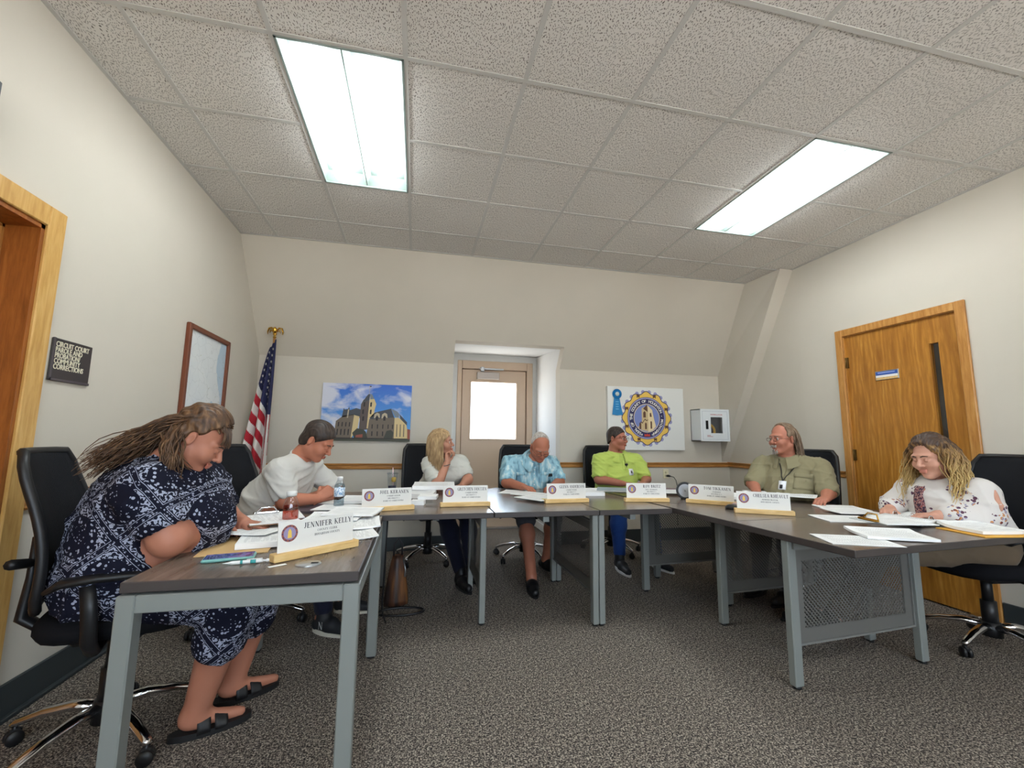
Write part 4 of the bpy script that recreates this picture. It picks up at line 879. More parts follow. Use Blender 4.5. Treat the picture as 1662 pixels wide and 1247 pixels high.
# seal board
SX0, SX1, SZ0, SZ1 = 2.275, 3.315, 1.09, 1.872
sb = thing('seal_board', 'large white board with the round county seal on the back wall', 'seal', ((SX0+SX1)/2, YB, (SZ0+SZ1)/2)); w, h = (SX1-SX0)/2, (SZ1-SZ0)/2
m = MB(); m.box((-w, -.045, -h), (w, 0, h), .003); m.build('board', mat('board_white', (226, 226, 222), .5), sb)
Ms = basis((1, 0, 0), (0, 0, 1), (0, -1, 0), (.0, -.0455, .005)); R = .343
nn = 12
def petals(r, dz, k, wob): m = MB(); disc(m, ring_pts(r, 120, 0, wob), Ms, dz); m.build(*k, sb)
for k in range(24):
    a = (k+.5)*math.pi/12; m = MB(); disc(m, [(R*.955*math.cos(a)+.026*math.cos(q), R*.955*math.sin(a)+.026*math.sin(q)) for q in [2*math.pi*z/12 for z in range(12)]], Ms, .0001); m.build('seal_scallop', SEALC['lilac'], sb)
wb_ = lambda a: .016*math.cos(12*a)
petals(R*.945, .0004, ('seal_outline', SEALC['navy']), wb_); petals(R*.915, .0008, ('seal_gold_border', SEALC['gold']), wb_)
for r, dz, nm, k in ((R*.765, .0012, 'seal_ring', 'navy'), (R*.75, .0015, 'seal_ring', 'lilac'), (R*.70, .0018, 'seal_ring', 'navy'), (R*.52, .0021, 'seal_ring', 'stone'), (R*.50, .0024, 'seal_field', 'blue')):
    m = MB(); disc(m, ring_pts(r, 64), Ms, dz); m.build(nm, SEALC[k], sb)
CRM = mat('seal_lettering', (238, 236, 226), .6)
def arc_text(txt, r, a0, a1, size):
    for k, chh in enumerate(txt):
        if chh == ' ': continue
        a = math.radians(a0+(a1-a0)*k/(len(txt)-1)); M = Ms @ Matrix.Translation((r*math.cos(a), r*math.sin(a), .0026)) @ Matrix.Rotation(a-math.pi/2, 4, 'Z')
        text_mesh(chh, size, .0003, 'lettering', CRM, sb, M, 'CENTER', .0012)
arc_text('SEAL OF THE COUNTY OF', R*.612, 243, 95, .047); arc_text('HOUGHTON - MICHIGAN', R*.612, 78, -62, .047)
m = MB(); T_ = lambda pts, dz: disc(m, [(x*R, y*R) for x, y in pts], Ms, dz)
T_([(-.36, -.34), (-.2, -.14), (-.2, .35), (.05, .48), (.05, -.48), (-.2, -.44)], .0027); m.build('seal_tower_shade', SEALC['tan'], sb)
m = MB(); T_([(.05, -.49), (.05, .46), (.22, .3), (.28, .0), (.36, -.3), (.22, -.44)], .0028); m.build('seal_tower_light', SEALC['stone'], sb)
m = MB(); T_([(-.14, .34), (.02, .5), (.04, .22)], .003); T_([(-.14, .02), (-.14, .2), (-.08, .26), (-.04, .2), (-.04, .02)], .003); T_([(.12, .05), (.12, .18), (.17, .2), (.2, .05)], .003)
T_([(-.28, -.2), (-.24, -.12), (-.18, -.16), (-.08, -.02), (0, -.08), (.05, -.04), (.05, -.07), (-.01, -.11), (-.08, -.06), (-.18, -.2), (-.24, -.16)], .003)
for x in (-.3, -.08): T_([(x, -.4), (x, -.2), (x+.03, -.15), (x+.07, -.2), (x+.07, -.4)], .003)
T_([(.14, -.38), (.14, -.12), (.18, -.1), (.2, -.14), (.2, -.38)], .003); m.build('seal_tower_detail', SEALC['brown'], sb)
for k in range(8):
    a = math.pi/8+k*math.pi/4; cx, cy = R*.845*math.cos(a), R*.845*math.sin(a); s_ = .022; m = MB(); disc(m, [(cx-s_*.8, cy-s_), (cx, cy-s_*.2), (cx+s_*.8, cy-s_), (cx+s_, cy+s_), (cx-s_, cy+s_)], Ms, .0014); m.build('seal_emblem', SEALC['brown'], sb)
m = MB(); T_([(-.12, -.66), (.12, -.66), (.1, -.56), (.05, -.6), (0, -.55), (-.05, -.6), (-.1, -.56)], .0027); m.build('seal_flames', SEALC['red'], sb)
for tx, xx in (('18', -.085), ('45', .085)): text_mesh(tx, .03, .0003, 'lettering', CRM, sb, Ms @ Matrix.Translation((xx*.9, -R*.6, .0026)), 'CENTER', .0006)
# blue rosette ribbon pinned to the seal board
rb = thing('rosette_ribbon', 'blue award rosette pinned to the corner of the seal board', 'ribbon', (2.395, YB-.05, 1.775)); BLU = mat('ribbon_blue', (26, 128, 190), .45)
m = MB()
for k in range(24):
    a, b, c = [2*math.pi*(k+q)/24 for q in (0, .5, 1)]; r = .062
    m.add([(0, -.01, 0), (r*math.cos(a), -.004, r*math.sin(a)), (r*math.cos(b), -.014, r*math.sin(b)), (r*math.cos(c), -.004, r*math.sin(c))], [(0, 1, 2), (0, 2, 3)])
m.build('pleated_rosette', BLU, rb)
m = MB(); m.lathe([(.026, 0), (.026, .006), (0, .008)], 24, (0, 0, 0), basis((1, 0, 0), (0, 0, 1), (0, -1, 0), (0, -.012, 0))); m.build('button', mat('button_pale', (206, 216, 212), .4), rb)
m = MB(); m.prism([(-.035, -.03), (.03, -.03), (.075, -.255), (.0, -.265), (-.065, -.255)], .002, .004, basis((1, 0, 0), (0, 0, 1), (0, -1, 0))); tl_ = m.build('ribbon_tail', BLU, rb)
m = MB()
for k in range(4): m.add([(-.018, -.0045, -.10-.03*k), (.022, -.0045, -.10-.03*k), (.022, -.0045, -.092-.03*k), (-.018, -.0045, -.092-.03*k)], [(0, 1, 2, 3)])
m.build('printed_lines', mat('ribbon_print', (120, 190, 225), .5), tl_)
# defibrillator cabinet
ae = thing('defibrillator_cabinet', 'white defibrillator cabinet on the back wall in the right corner', 'cabinet', (3.645, YB, 1.41)); w, h, dd = .205, .2, .19
WC = mat('cabinet_white', (226, 230, 232), .35)
m = MB(); t_ = .012
for b in (((-w, -dd, -h), (-w+t_, 0, h)), ((w-t_, -dd, -h), (w, 0, h)), ((-w, -dd, -h), (w, 0, -h+t_)), ((-w, -dd, h-t_), (w, 0, h)), ((-w, -t_, -h), (w, 0, h))): m.box(*b)
m.build('cabinet_body', WC, ae)
wx0, wx1, wz0, wz1 = -.062, .105, -.10, .10
m = MB(); y0, y1 = -dd-.012, -dd
for b in (((-w, y0, -h), (wx0, y1, h)), ((wx1, y0, -h), (w, y1, h)), ((wx0, y0, -h), (wx1, y1, wz0)), ((wx0, y0, wz1), (wx1, y1, h))): m.box(*b)
dr = m.build('cabinet_door', WC, ae)
m = MB(); m.box((wx0, -dd-.006, wz0), (wx1, -dd-.002, wz1)); m.build('door_window', PANE, dr)
m = MB(); m.box((-.135, -dd-.016, -.052), (-.1, -dd-.012, .055), .001); m.build('handle', DARK, dr)
text_mesh('DEFIBRILLATOR', .022, .0003, 'lettering', mat('red_ink', (186, 90, 96), .6), dr, basis((1, 0, 0), (0, 0, 1), (0, -1, 0), (.02, -dd-.0125, .13)), 'CENTER', .0004, .17)
m = MB(); m.box((-.12, -dd-.0126, -.145), (-.04, -dd-.0121, -.14)); m.box((-.12, -dd-.0126, -.132), (-.07, -dd-.0121, -.126)); m.build('small_print', mat('red_ink', (186, 90, 96), .6), dr)
m = MB(); g = .003
for b in (((-w+.025, y0-.001, -h+.022), (-w+.025+g, y0, h-.03)), ((w-.03, y0-.001, -h+.022), (w-.03+g, y0, h-.03)), ((-w+.025, y0-.001, -h+.022), (w-.03, y0, -h+.022+g)), ((-w+.025, y0-.001, h-.03), (w-.03, y0, h-.03+g))): m.box(*b)
m.build('door_seam', mat('seam_grey', (170, 176, 186), .5), dr)
m = MB(); m.box((-.15, -.12, -.17), (.15, -.02, .12), .02); m.build('cabinet_lining', mat('lining', (62, 64, 72), .8), ae)
df = thing('defibrillator', 'yellow rimmed defibrillator inside the white wall cabinet', 'defibrillator', (3.59, YB-.125, 1.335))
M = basis((1, 0, 0), (0, 0, 1), (0, -1, 0)); m = MB(); m.tube([M @ Vector((.085*math.cos(a), .085*math.sin(a), .01)) for a in [2*math.pi*k/32 for k in range(32)]], .018, 10, False, None, True); m.build('yellow_rim', mat('safety_yellow', (214, 160, 40), .4), df)
m = MB(); m.lathe([(.075, 0), (.07, .015), (0, .02)], 28, (0, 0, 0), M); m.build('centre', mat('plum', (66, 52, 76), .5), df)
m = MB(); m.lathe([(.016, .02), (.012, .026), (0, .027)], 16, (0, 0, 0), M); m.build('status_light', mat('green', (110, 180, 90), .4), df)
# outlet with plug and cord
ol = thing('wall_outlet', 'cream wall outlet below the chair rail at right of the lime polo', 'outlet', (3.06, YB, .80))
m = MB(); m.box((-.037, -.006, -.058), (.037, 0, .058), .003); m.build('cover_plate', mat('cream_plastic', (222, 212, 178), .4), ol)
for z in (.02, -.022): m = MB(); m.lathe([(.017, 0), (.016, .003), (0, .003)], 18, (0, 0, 0), basis((1, 0, 0), (0, 0, 1), (0, -1, 0), (0, -.006, z))); m.build('socket', mat('cream_socket', (206, 196, 160), .4), ol)
cd = thing('power_cord', 'black power cord plugged into the wall outlet', 'cord', (3.075, YB-.012, .775))
m = MB(); m.tube([(-.005, 0, 0), (.0, -.03, .002), (.012, -.05, .0)], [.014, .014, .008], 10); m.build('plug', BLK, cd)
m = MB(); m.tube([(.012, -.05, 0), (.05, -.06, -.01), (.08, -.06, -.05), (.1, -.05, -.12), (.105, -.03, -.3), (.11, -.02, -.6), (.2, -.04, -.77)], .004, 8); m.build('cable', BLK, cd)
# handbag on the floor by the left-hand table legs, cables on the floor
bg = thing('handbag', 'dark brown leather handbag standing on the floor under the back table', 'bag', (-.10, 3.45, 0), .3)
def m_bag():
    m = mat('brown_leather', (84, 54, 38), .45); t = NT(m); x, y, z = t.sep(t.coord('Object')); c = t.ramp(t.math('ADD', t.noise(t.coord('Object', (6, 6, 1)), 3, 2), 0), [(.35, (40, 30, 28)), (.5, (86, 54, 36)), (.62, (128, 84, 48))]); t.col(c); return m
def bagpt(u, v):
    a = 2*math.pi*u; t = v; r = 1-.55*t**1.5; k = .075*(1+.05*math.sin(6*a)); return (k*1.2*r*math.cos(a), k*.9*r*math.sin(a), .005+.34*t)
m = MB(); m.add(*surf_grid(bagpt, 28, 10, .004), True); m.build('bag_body', m_bag(), bg)
m = MB(); m.tube([(-.03, 0, .33), (-.03, 0, .42), (0, .01, .46), (.03, 0, .42), (.03, 0, .33)], .007, 8); m.build('strap', mat('dark_leather', (42, 38, 40), .5), bg)
m = MB(); m.tube([(.03, -.03, .33), (.045, -.05, .25), (.04, -.06, .2)], .006, 6); m.build('buckle', SILVER, bg)
def cord(name, label, pts, r=.005): m = MB(); m.tube(pts, r, 8); return tag(m.build(name, BLK), label, 'cord')
cord('floor_cable', 'black cable looped on the carpet beside the handbag', [(-.16+.0*k, 3.2, .006) if False else (-.06+.16*math.cos(a), 3.28+.07*math.sin(a), .008) for k in range(22) for a in [-2.6+k*.28]], .008)
cord('hanging_cable', 'black cable hanging from the back table by the left legs', [(-.16, 3.0, .70), (-.165, 3.02, .5), (-.17, 3.04, .3), (-.175, 3.06, .1), (-.15, 3.1, .01)], .005)

# ---------------------------------------------------------------- people: distance-field bodies
class Field:
    def __init__(s, lo, hi, h):
        s.lo = np.array(lo, np.float32); s.h = h; s.n = np.ceil((np.array(hi)-s.lo)/h).astype(int)+1
        s.D = np.full(s.n, .5, np.float32)
        s.ax = [s.lo[i]+h*np.arange(s.n[i], dtype=np.float32) for i in range(3)]
    def win(s, lo, hi):
        a = np.clip(((np.array(lo)-s.lo)/s.h).astype(int), 0, s.n-1); b = np.clip(((np.array(hi)-s.lo)/s.h).astype(int)+2, 1, s.n)
        sl = tuple(slice(a[i], max(b[i], a[i]+1)) for i in range(3))
        X, Y, Z = np.meshgrid(*[s.ax[i][sl[i]] for i in range(3)], indexing='ij', sparse=True); return sl, X, Y, Z
    def _comb(s, sl, d, k, sub):
        D = s.D[sl]
        if sub:
            if k > 0: h = np.clip(.5-.5*(D+d)/k, 0, 1); s.D[sl] = D*(1-h)-d*h+k*h*(1-h)
            else: s.D[sl] = np.maximum(D, -d)
        else:
            if k > 0: h = np.clip(.5+.5*(d-D)/k, 0, 1); s.D[sl] = d*(1-h)+D*h-k*h*(1-h)
            else: s.D[sl] = np.minimum(D, d)
    def cone(s, a, b, ra, rb, k=.02, sub=False):
        a, b = np.array(a, np.float32), np.array(b, np.float32); mr = max(ra, rb)+k*1.3+.01
        sl, X, Y, Z = s.win(np.minimum(a, b)-mr, np.maximum(a, b)+mr); ab = b-a; L = float(ab@ab)+1e-12
        t = np.clip(((X-a[0])*ab[0]+(Y-a[1])*ab[1]+(Z-a[2])*ab[2])/L, 0, 1)
        d = np.sqrt((X-a[0]-t*ab[0])**2+(Y-a[1]-t*ab[1])**2+(Z-a[2]-t*ab[2])**2)-(ra+(rb-ra)*t); s._comb(sl, d, k, sub)
    def ell(s, c, r, k=.02, sub=False, R=None):
        c, r = np.array(c, np.float32), np.array(r, np.float32); mr = r.max()+k*1.3+.01
        sl, X, Y, Z = s.win(c-mr, c+mr); x, y, z = X-c[0], Y-c[1], Z-c[2]
        if R is not None: R = np.array(R, np.float32); x, y, z = R[0, 0]*x+R[1, 0]*y+R[2, 0]*z, R[0, 1]*x+R[1, 1]*y+R[2, 1]*z, R[0, 2]*x+R[1, 2]*y+R[2, 2]*z
        k0 = np.sqrt((x/r[0])**2+(y/r[1])**2+(z/r[2])**2)+1e-6; k1 = np.sqrt((x/r[0]**2)**2+(y/r[1]**2)**2+(z/r[2]**2)**2)+1e-6
        s._comb(sl, k0*(k0-1)/k1, k, sub)
    def clip(s, p, n, k=0.0):
        """keep the side the normal n points away from"""
        X, Y, Z = np.meshgrid(*s.ax, indexing='ij', sparse=True); d = (X-p[0])*n[0]+(Y-p[1])*n[1]+(Z-p[2])*n[2]; s.D = np.maximum(s.D, d.astype(np.float32))
    def mesh(s):
        D, lo, h = s.D, s.lo, s.h; D[0] = D[-1] = .5; D[:, 0] = D[:, -1] = .5; D[:, :, 0] = D[:, :, -1] = .5
        S_ = D < 0; c = np.zeros(np.array(D.shape)-1, np.int8)
        off = [(i, j, k) for i in (0, 1) for j in (0, 1) for k in (0, 1)]; n = np.array(D.shape)-1
        for o in off: c += S_[o[0]:o[0]+n[0], o[1]:o[1]+n[1], o[2]:o[2]+n[2]]
        act = np.argwhere((c > 0) & (c < 8)); idx = np.full(n, -1, np.int32); idx[tuple(act.T)] = np.arange(len(act))
        V = np.stack([D[act[:, 0]+o[0], act[:, 1]+o[1], act[:, 2]+o[2]] for o in off], 1); P = np.zeros((len(act), 3)); C = np.zeros(len(act))
        for a in range(8):
            for ax in range(3):
                if off[a][ax] == 0:
                    b = a+(4, 2, 1)[ax]; m = (V[:, a] < 0) != (V[:, b] < 0); t = V[m, a]/(V[m, a]-V[m, b]); q = np.tile(np.array(off[a], float), (m.sum(), 1)); q[:, ax] += t; P[m] += q; C[m] += 1
        P = (act+P/C[:, None])*h+lo; F = []
        for ax in range(3):
            o1, o2 = (ax+1) % 3, (ax+2) % 3; sh = [slice(1, -1)]*3; sa = list(sh); sa[ax] = slice(0, -1); sb_ = list(sh); sb_[ax] = slice(1, None)
            a, b = S_[tuple(sa)], S_[tuple(sb_)]; e = np.argwhere(a != b); fl = a[tuple(e.T)]
            base = e.copy(); base[:, o1] += 1; base[:, o2] += 1
            def cell(d1, d2): q = base.copy(); q[:, o1] -= d1; q[:, o2] -= d2; return idx[tuple(q.T)]
            Q = np.stack([cell(1, 1), cell(0, 1), cell(0, 0), cell(1, 0)], 1); Q[~fl] = Q[~fl][:, ::-1]; F.append(Q)
        F = np.concatenate(F); return P, F[(F >= 0).all(1)]
def smooth_v(V, F, it=2):
    E = np.concatenate([F[:, [0, 1]], F[:, [1, 2]], F[:, [2, 3]], F[:, [3, 0]]])
    for _ in range(it):
        s = np.zeros_like(V); n = np.zeros(len(V)); np.add.at(s, E[:, 0], V[E[:, 1]]); np.add.at(n, E[:, 0], 1); np.add.at(s, E[:, 1], V[E[:, 0]]); np.add.at(n, E[:, 1], 1); V = .4*V+.6*s/np.maximum(n, 1)[:, None]
    return V
def vnormals(V, F):
    n = np.zeros_like(V); f = np.cross(V[F[:, 2]]-V[F[:, 0]], V[F[:, 3]]-V[F[:, 1]])
    for k in range(4): np.add.at(n, F[:, k], f)
    return n/(np.linalg.norm(n, axis=1)[:, None]+1e-9)
def np_obj(name, V, F, mats, parent, base, mi=None):
    me = bpy.data.meshes.new(name); V = V-np.array(base)
    me.vertices.add(len(V)); me.vertices.foreach_set('co', V.astype(np.float32).ravel()); me.loops.add(F.size); me.loops.foreach_set('vertex_index', F.astype(np.int32).ravel())
    me.polygons.add(len(F)); me.polygons.foreach_set('loop_start', np.arange(0, F.size, 4, dtype=np.int32)); me.polygons.foreach_set('loop_total', np.full(len(F), 4, np.int32))
    for x in (mats if isinstance(mats, (list, tuple)) else [mats]): me.materials.append(x)
    if mi is not None: me.polygons.foreach_set('material_index', mi.astype(np.int32))
    me.polygons.foreach_set('use_smooth', np.ones(len(F), bool)); me.update(calc_edges=True); me.validate()
    o = bpy.data.objects.new(name, me); COL.objects.link(o); o.parent = parent; return o
def wrinkle(V, seed, amp=.004, freq=26, dirn=(0, 0, 1)):
    r = np.random.RandomState(seed); w = np.zeros(len(V)); W_ = V+.03*np.sin(V[:, [1, 2, 0]]*11+seed)
    for k in range(5):
        d = r.randn(3); d[2] *= 1.6; d /= np.linalg.norm(d); f = freq*(.6+.8*r.rand()); w += (1-np.abs(np.sin(W_@d*f+r.rand()*6)))**3-.2
    return amp*np.maximum(w, -.35)
def m_skin(name, c):
    m = mat(name, c, .5, spec=.35); t = NT(m); co = t.coord('Object'); r = tuple(int(x) for x in (c[0]*.97, c[1]*.92, c[2]*.90))
    t.col(t.mix(t.noise(co, 14, 3), c, r)); return m
def m_hair(name, a, b, c, zs=None):
    m = mat(name, a, .5, spec=.4); t = NT(m); n = t.noise(t.coord('Object', (1, 1, .25)), 60, 2); c1 = t.ramp(n, [(.3, a), (.55, b), (.75, c)])
    t.col(c1); return m
LIP = {}
def head_mesh(R, loc, sc=1.0, fem=False, fat=0.0, nose=1.0, h=.0034):
    """head in its own frame (x forward, y left, z up), returned in world"""
    F = Field((-.125, -.105, -.19), (.145, .105, .14), h); j = .9 if fem else 1.0
    F.ell((-.018, 0, .038), (.098, .078, .086), 0); F.ell((.022, 0, -.03), (.072, (.060+fat), .088), .03)
    for s in (-1, 1): F.cone((-.01, s*(.052+fat)*j, -.055), (.06, s*.014, -.098), .024, .019, .03)
    F.ell((.07, 0, -.099), (.02, .02*j, .017), .02)
    F.cone((-.03, 0, -.05), (-.045, 0, -.185), .052*j+fat*.6, .058*j+fat*.5, .03)
    for s in (-1, 1):
        F.ell((.062, s*.045, -.032), (.026, .024+fat*.5, .024), .03)
        F.cone((.086, s*.012, .022), (.072, s*.05, .022), .010, .009, .02)
        F.ell((.103, s*.031, .001), (.02, .019, .012), .012, True)
        F.ell((.078, s*.031, .0), (.014, .017, .012), .004)
        F.cone((.090, s*.016, .0075), (.082, s*.045, .0065), .0035, .003, .004)
    F.cone((.088, 0, .012), (.112*.98+.004*nose, 0, -.026), .008, .0115*nose, .01); F.ell((.113, 0, -.029), (.011*nose, .011, .009), .006)
    for s in (-1, 1): F.ell((.102, s*.0125, -.033), (.009, .0085, .0075), .006)
    for s in (-1, 1): F.ell((.107, s*.007, -.041), (.006, .004, .004), .003, True)
    lw = .0062 if fem else .0045
    F.cone((.098, -.017, -.061), (.098, .017, -.061), lw, lw, .006); F.cone((.1025, -.006, -.0595), (.1025, .006, -.0595), lw, lw, .006); F.cone((.099, -.014, -.0715), (.099, .014, -.0715), lw+.001, lw+.001, .006)
    F.cone((.1085, -.018, -.0665), (.1085, .018, -.0665), .0015, .0015, .003, True)
    for s in (-1, 1):
        a = math.radians(20*s); Rm = np.array(((math.cos(a), -math.sin(a), 0), (math.sin(a), math.cos(a), 0), (0, 0, 1)))
        F.ell((-.012, s*.081, -.006), (.019, .007, .032), .008, False, Rm); F.ell((-.008, s*.09, -.002), (.010, .006, .018), .004, True, Rm)
    V, Q = F.mesh(); c = V[Q].mean(1)
    lips = (c[:, 0] > .088) & (np.abs(c[:, 1]) < .024) & (c[:, 2] < -.055) & (c[:, 2] > -.077)
    return V*sc @ np.array(R).T+loc, Q, lips.astype(int)
def headR(yaw, pitch, roll=0):
    """yaw 0 looks along +x, pitch>0 looks down"""
    M = Matrix.Rotation(math.radians(yaw), 3, 'Z') @ Matrix.Rotation(math.radians(pitch), 3, 'Y') @ Matrix.Rotation(math.radians(roll), 3, 'X'); return np.array(M)
def hand_mesh(wr, dirn, palm, thumb_side, curl, sc=1.0, h=.0032):
    """fingers along dirn; palm = direction the palm faces; thumb_side +1/-1 along (palm x dir)"""
    d = np.array(dirn, float); d /= np.linalg.norm(d); p = np.array(palm, float); p -= d*(p@d); p /= np.linalg.norm(p); s = np.cross(p, d)*thumb_side
    F = Field((-.045, -.09, -.09), (.20, .10, .06), h)
    F.cone((-.03, 0, 0), (.01, 0, 0), .025, .025, .01)
    for k, y in enumerate((.030, .010, -.010, -.029)):
        x0 = (.088, .092, .088, .080)[k]; F.cone((.01, y*.6, 0), (x0, y, 0), .016, .0125, .016)
        ln = ((.042, .026, .021), (.046, .03, .022), (.043, .028, .022), (.034, .021, .019))[k]; a = 0; q = np.array((x0, y, 0.)); r = (.0098, .0102, .0098, .0086)[k]
        for t, l in enumerate(ln):
            a += curl*(1.15, 1.35, .8)[t]; b = q+l*np.array((math.cos(a), y*.5*(1-min(1, curl)), -math.sin(a))); F.cone(q, b, r, r*.88, .005); q, r = b, r*.9
    q = np.array((.018, .026, -.004)); b = q+np.array((.034, .028, -.014)); F.cone(q, b, .0145, .012, .012); e = b+np.array((.032, .004-.018*curl, -.012-.012*curl)); F.cone(b, e, .0115, .0105, .006); g = e+np.array((.024, -.006-.014*curl, -.004)); F.cone(e, g, .0102, .008, .005)
    V, Q = F.mesh(); Rm = np.stack([d, s, -p], 1)
    if np.linalg.det(Rm) < 0: Q = Q[:, ::-1]
    return V*sc @ Rm.T+np.array(wr), Q
def join(parts):
    Vs, Fs, Ms, o = [], [], [], 0
    for V, Q, m in parts: Vs.append(V); Fs.append(Q+o); Ms.append(m if m is not None else np.zeros(len(Q), int)); o += len(V)
    return np.concatenate(Vs), np.concatenate(Fs), np.concatenate(Ms)
def bounds(pts, r):
    p = np.array(pts); return p.min(0)-r, p.max(0)+r
V3 = lambda *a: np.array(a, float)
def lerp(a, b, t): return np.array(a)*(1-t)+np.array(b)*t

def person(label, base, J, skin, shirt, pants, sleeve=.75, pant_to=(1, .9), bulk=1.0, torso=(), fem=False, head=None, handc=(.5, .5), armr=1.0, seed=1, palms=None, shirt_gap=.010, legr=1.0, hem=.06, wr_amp=.0075):
    """J: joints in world space.  Returns (root, shirt mesh BVH, head rotation, head location)"""
    root = thing('person', label, 'person', base)
    P, C, N, HD = [np.array(J[k]) for k in ('pelvis', 'chest', 'neck', 'head')]
    lat = np.array(J['sl'])-np.array(J['sr']); lat[2] = 0; lat /= np.linalg.norm(lat); b = bulk
    def torso_prims(F, g):
        P0 = P+V3(0, 0, .055); F.cone(P0+lat*.075*b, lerp(P, C, .5)+lat*.065*b, .11*b+g, .115*b+g, .06); F.cone(P0-lat*.075*b, lerp(P, C, .5)-lat*.065*b, .11*b+g, .115*b+g, .06)
        F.cone(lerp(P, C, .5)+lat*.06*b, C+lat*.085, .115*b+g, .105*b+g, .06); F.cone(lerp(P, C, .5)-lat*.06*b, C-lat*.085, .115*b+g, .105*b+g, .06)
        F.cone(np.array(J['sl'])-lat*.03, np.array(J['sr'])+lat*.03, .062+g, .062+g, .07); F.cone(N-V3(0, 0, .03), C, .07+g, .11+g, .06)
        for s in ('sl', 'sr'): F.cone(lerp(N, J[s], .15)+V3(0, 0, -.01), np.array(J[s]), .05+g, .055+g, .05)
        for c, r in torso: F.ell(c, np.array(r)+g, .07)
    def arm(F, s, g, t0, t1, k=.03):
        S_, E, Wr = [np.array(J[q+s]) for q in ('s', 'e', 'w')]; ra = (.056*armr, .046*armr, .029*armr**.5)
        if t1 <= 1: F.cone(S_, lerp(S_, E, t1), ra[0]+g, ra[0]+(ra[1]-ra[0])*t1+g, k)
        else: F.cone(S_, E, ra[0]+g, ra[1]+g, k); F.cone(E, lerp(E, Wr, t1-1), ra[1]+g, ra[1]+(ra[2]-ra[1])*(t1-1)+g, .02)
    def legp(F, s, g, t, k=.04):
        Hh, K, A = [np.array(J[q+s]) for q in ('h', 'k', 'a')]; r = (.088*legr, .064*legr, .042*legr**.5)
        if t <= 1: F.cone(Hh, lerp(Hh, K, t), r[0]+g, r[0]+(r[1]-r[0])*t+g, k); return
        F.cone(Hh, K, r[0]+g, r[1]+g, k); mid = lerp(K, A, .32)
        F.cone(K, lerp(K, A, t-1), r[1]+g, r[1]+(r[2]-r[1])*(t-1)+g+(.016 if t < 1.6 else 0), .02)
        if t > 1.35: F.ell(mid, (r[1]*.98+g,)*3, .05)
    allp = [J[k] for k in J]
    # ---- body skin, one mesh
    parts = []
    F = Field(*bounds(allp+[P-V3(0, 0, .05)], .2*b+.04), .0105)
    torso_prims(F, -.004)
    for s in 'lr': arm(F, s, 0, 0, 2); legp(F, s, 0, 2)
    for s in 'lr':
        A, Tn = np.array(J['a'+s]), np.array(J['t'+s]); F.cone(A, A-V3(0, 0, .035), .04, .036, .02); F.cone(A-V3(0, 0, .045)-.03*(Tn-A)/np.linalg.norm(Tn-A), Tn, .034, .02, .03)
    hr = head; R = headR(*hr['rot']); nb = np.array((-.042, 0, -.15)) @ R.T*hr.get('sc', 1)+HD
    F.cone(N-V3(0, 0, .06), nb, .066 if not fem else .058, .056 if not fem else .05, .03)
    V, Q = F.mesh(); parts.append((V, Q, None))
    V, Q, lp = head_mesh(R, HD, hr.get('sc', 1), fem, hr.get('fat', 0), hr.get('nose', 1)); parts.append((V, Q, lp))
    for s, sg in (('l', 1), ('r', -1)):
        d = np.array(J.get('f'+s, np.array(J['w'+s])-np.array(J['e'+s]))); pm = (palms or {}).get(s, (0, 0, -1)); V, Q = hand_mesh(J['w'+s], d, pm, sg, handc[0 if s == 'l' else 1], .92 if fem else 1.0); parts.append((V, Q, None))
    V, Q, mi = join(parts); SK = m_skin('skin_%d' % seed, skin); LP = mat('lips_%d' % seed, tuple(int(x) for x in (skin[0]*.94, skin[1]*.80, skin[2]*.80)), .4)
    np_obj('body', V, Q, [SK, LP], root, base, mi)
    # ---- shirt
    F = Field(*bounds([P, C, N, J['sl'], J['sr'], J['el'], J['er'], P-V3(0, 0, .05)]+[c for c, r in torso], .22*b+.05), .0095); torso_prims(F, shirt_gap)
    for s in 'lr': arm(F, s, shirt_gap+.010, 0, sleeve if not isinstance(sleeve, dict) else sleeve[s], .016)
    nd = HD-N; nd = nd/np.linalg.norm(nd); nr = .066 if fem else .072; F.cone(N+nd*(nr-.006), N+nd*.3, nr, nr+.06, .012, True); F.clip(P-V3(0, 0, hem), V3(0, 0, -1))
    for s in 'lr':
        t1 = sleeve if not isinstance(sleeve, dict) else sleeve[s]; S_, E, Wr = [np.array(J[q+s]) for q in ('s', 'e', 'w')]
        if t1 <= 1: en = lerp(S_, E, t1); dn = (E-S_)/np.linalg.norm(E-S_); rr = .052*armr+shirt_gap+.02; F.cone(en+dn*(rr+.012), en+dn*(rr+.05), rr, rr, .006, True)
    V, Q = F.mesh(); V = smooth_v(V, Q, 3); V = V+vnormals(V, Q)*(wrinkle(V, seed, wr_amp)+.002)[:, None]
    sh = np_obj('shirt', V, Q, shirt, root, base); bvh = BVHTree.FromPolygons([tuple(v) for v in V], [tuple(q) for q in Q])
    # ---- trousers
    F = Field(*bounds([P, J['hl'], J['hr'], J['kl'], J['kr'], J['al'], J['ar']], .2*b), .0105); g = .012
    F.cone(P+lat*.07*b+V3(0, 0, .05), P-lat*.07*b+V3(0, 0, .05), .112*b+g*.3, .112*b+g*.3, .05)
    for s in 'lr': legp(F, s, g, pant_to[0 if s == 'l' else 1])
    V, Q = F.mesh(); V = V+vnormals(V, Q)*wrinkle(V, seed+9, .004, 20)[:, None]
    np_obj('trousers', V, Q, pants, root, base)
    # ---- eyes and brows
    sc = hr.get('sc', 1); T = lambda p: np.array(p)*sc @ R.T+HD
    lid = hr.get('lid', 0)
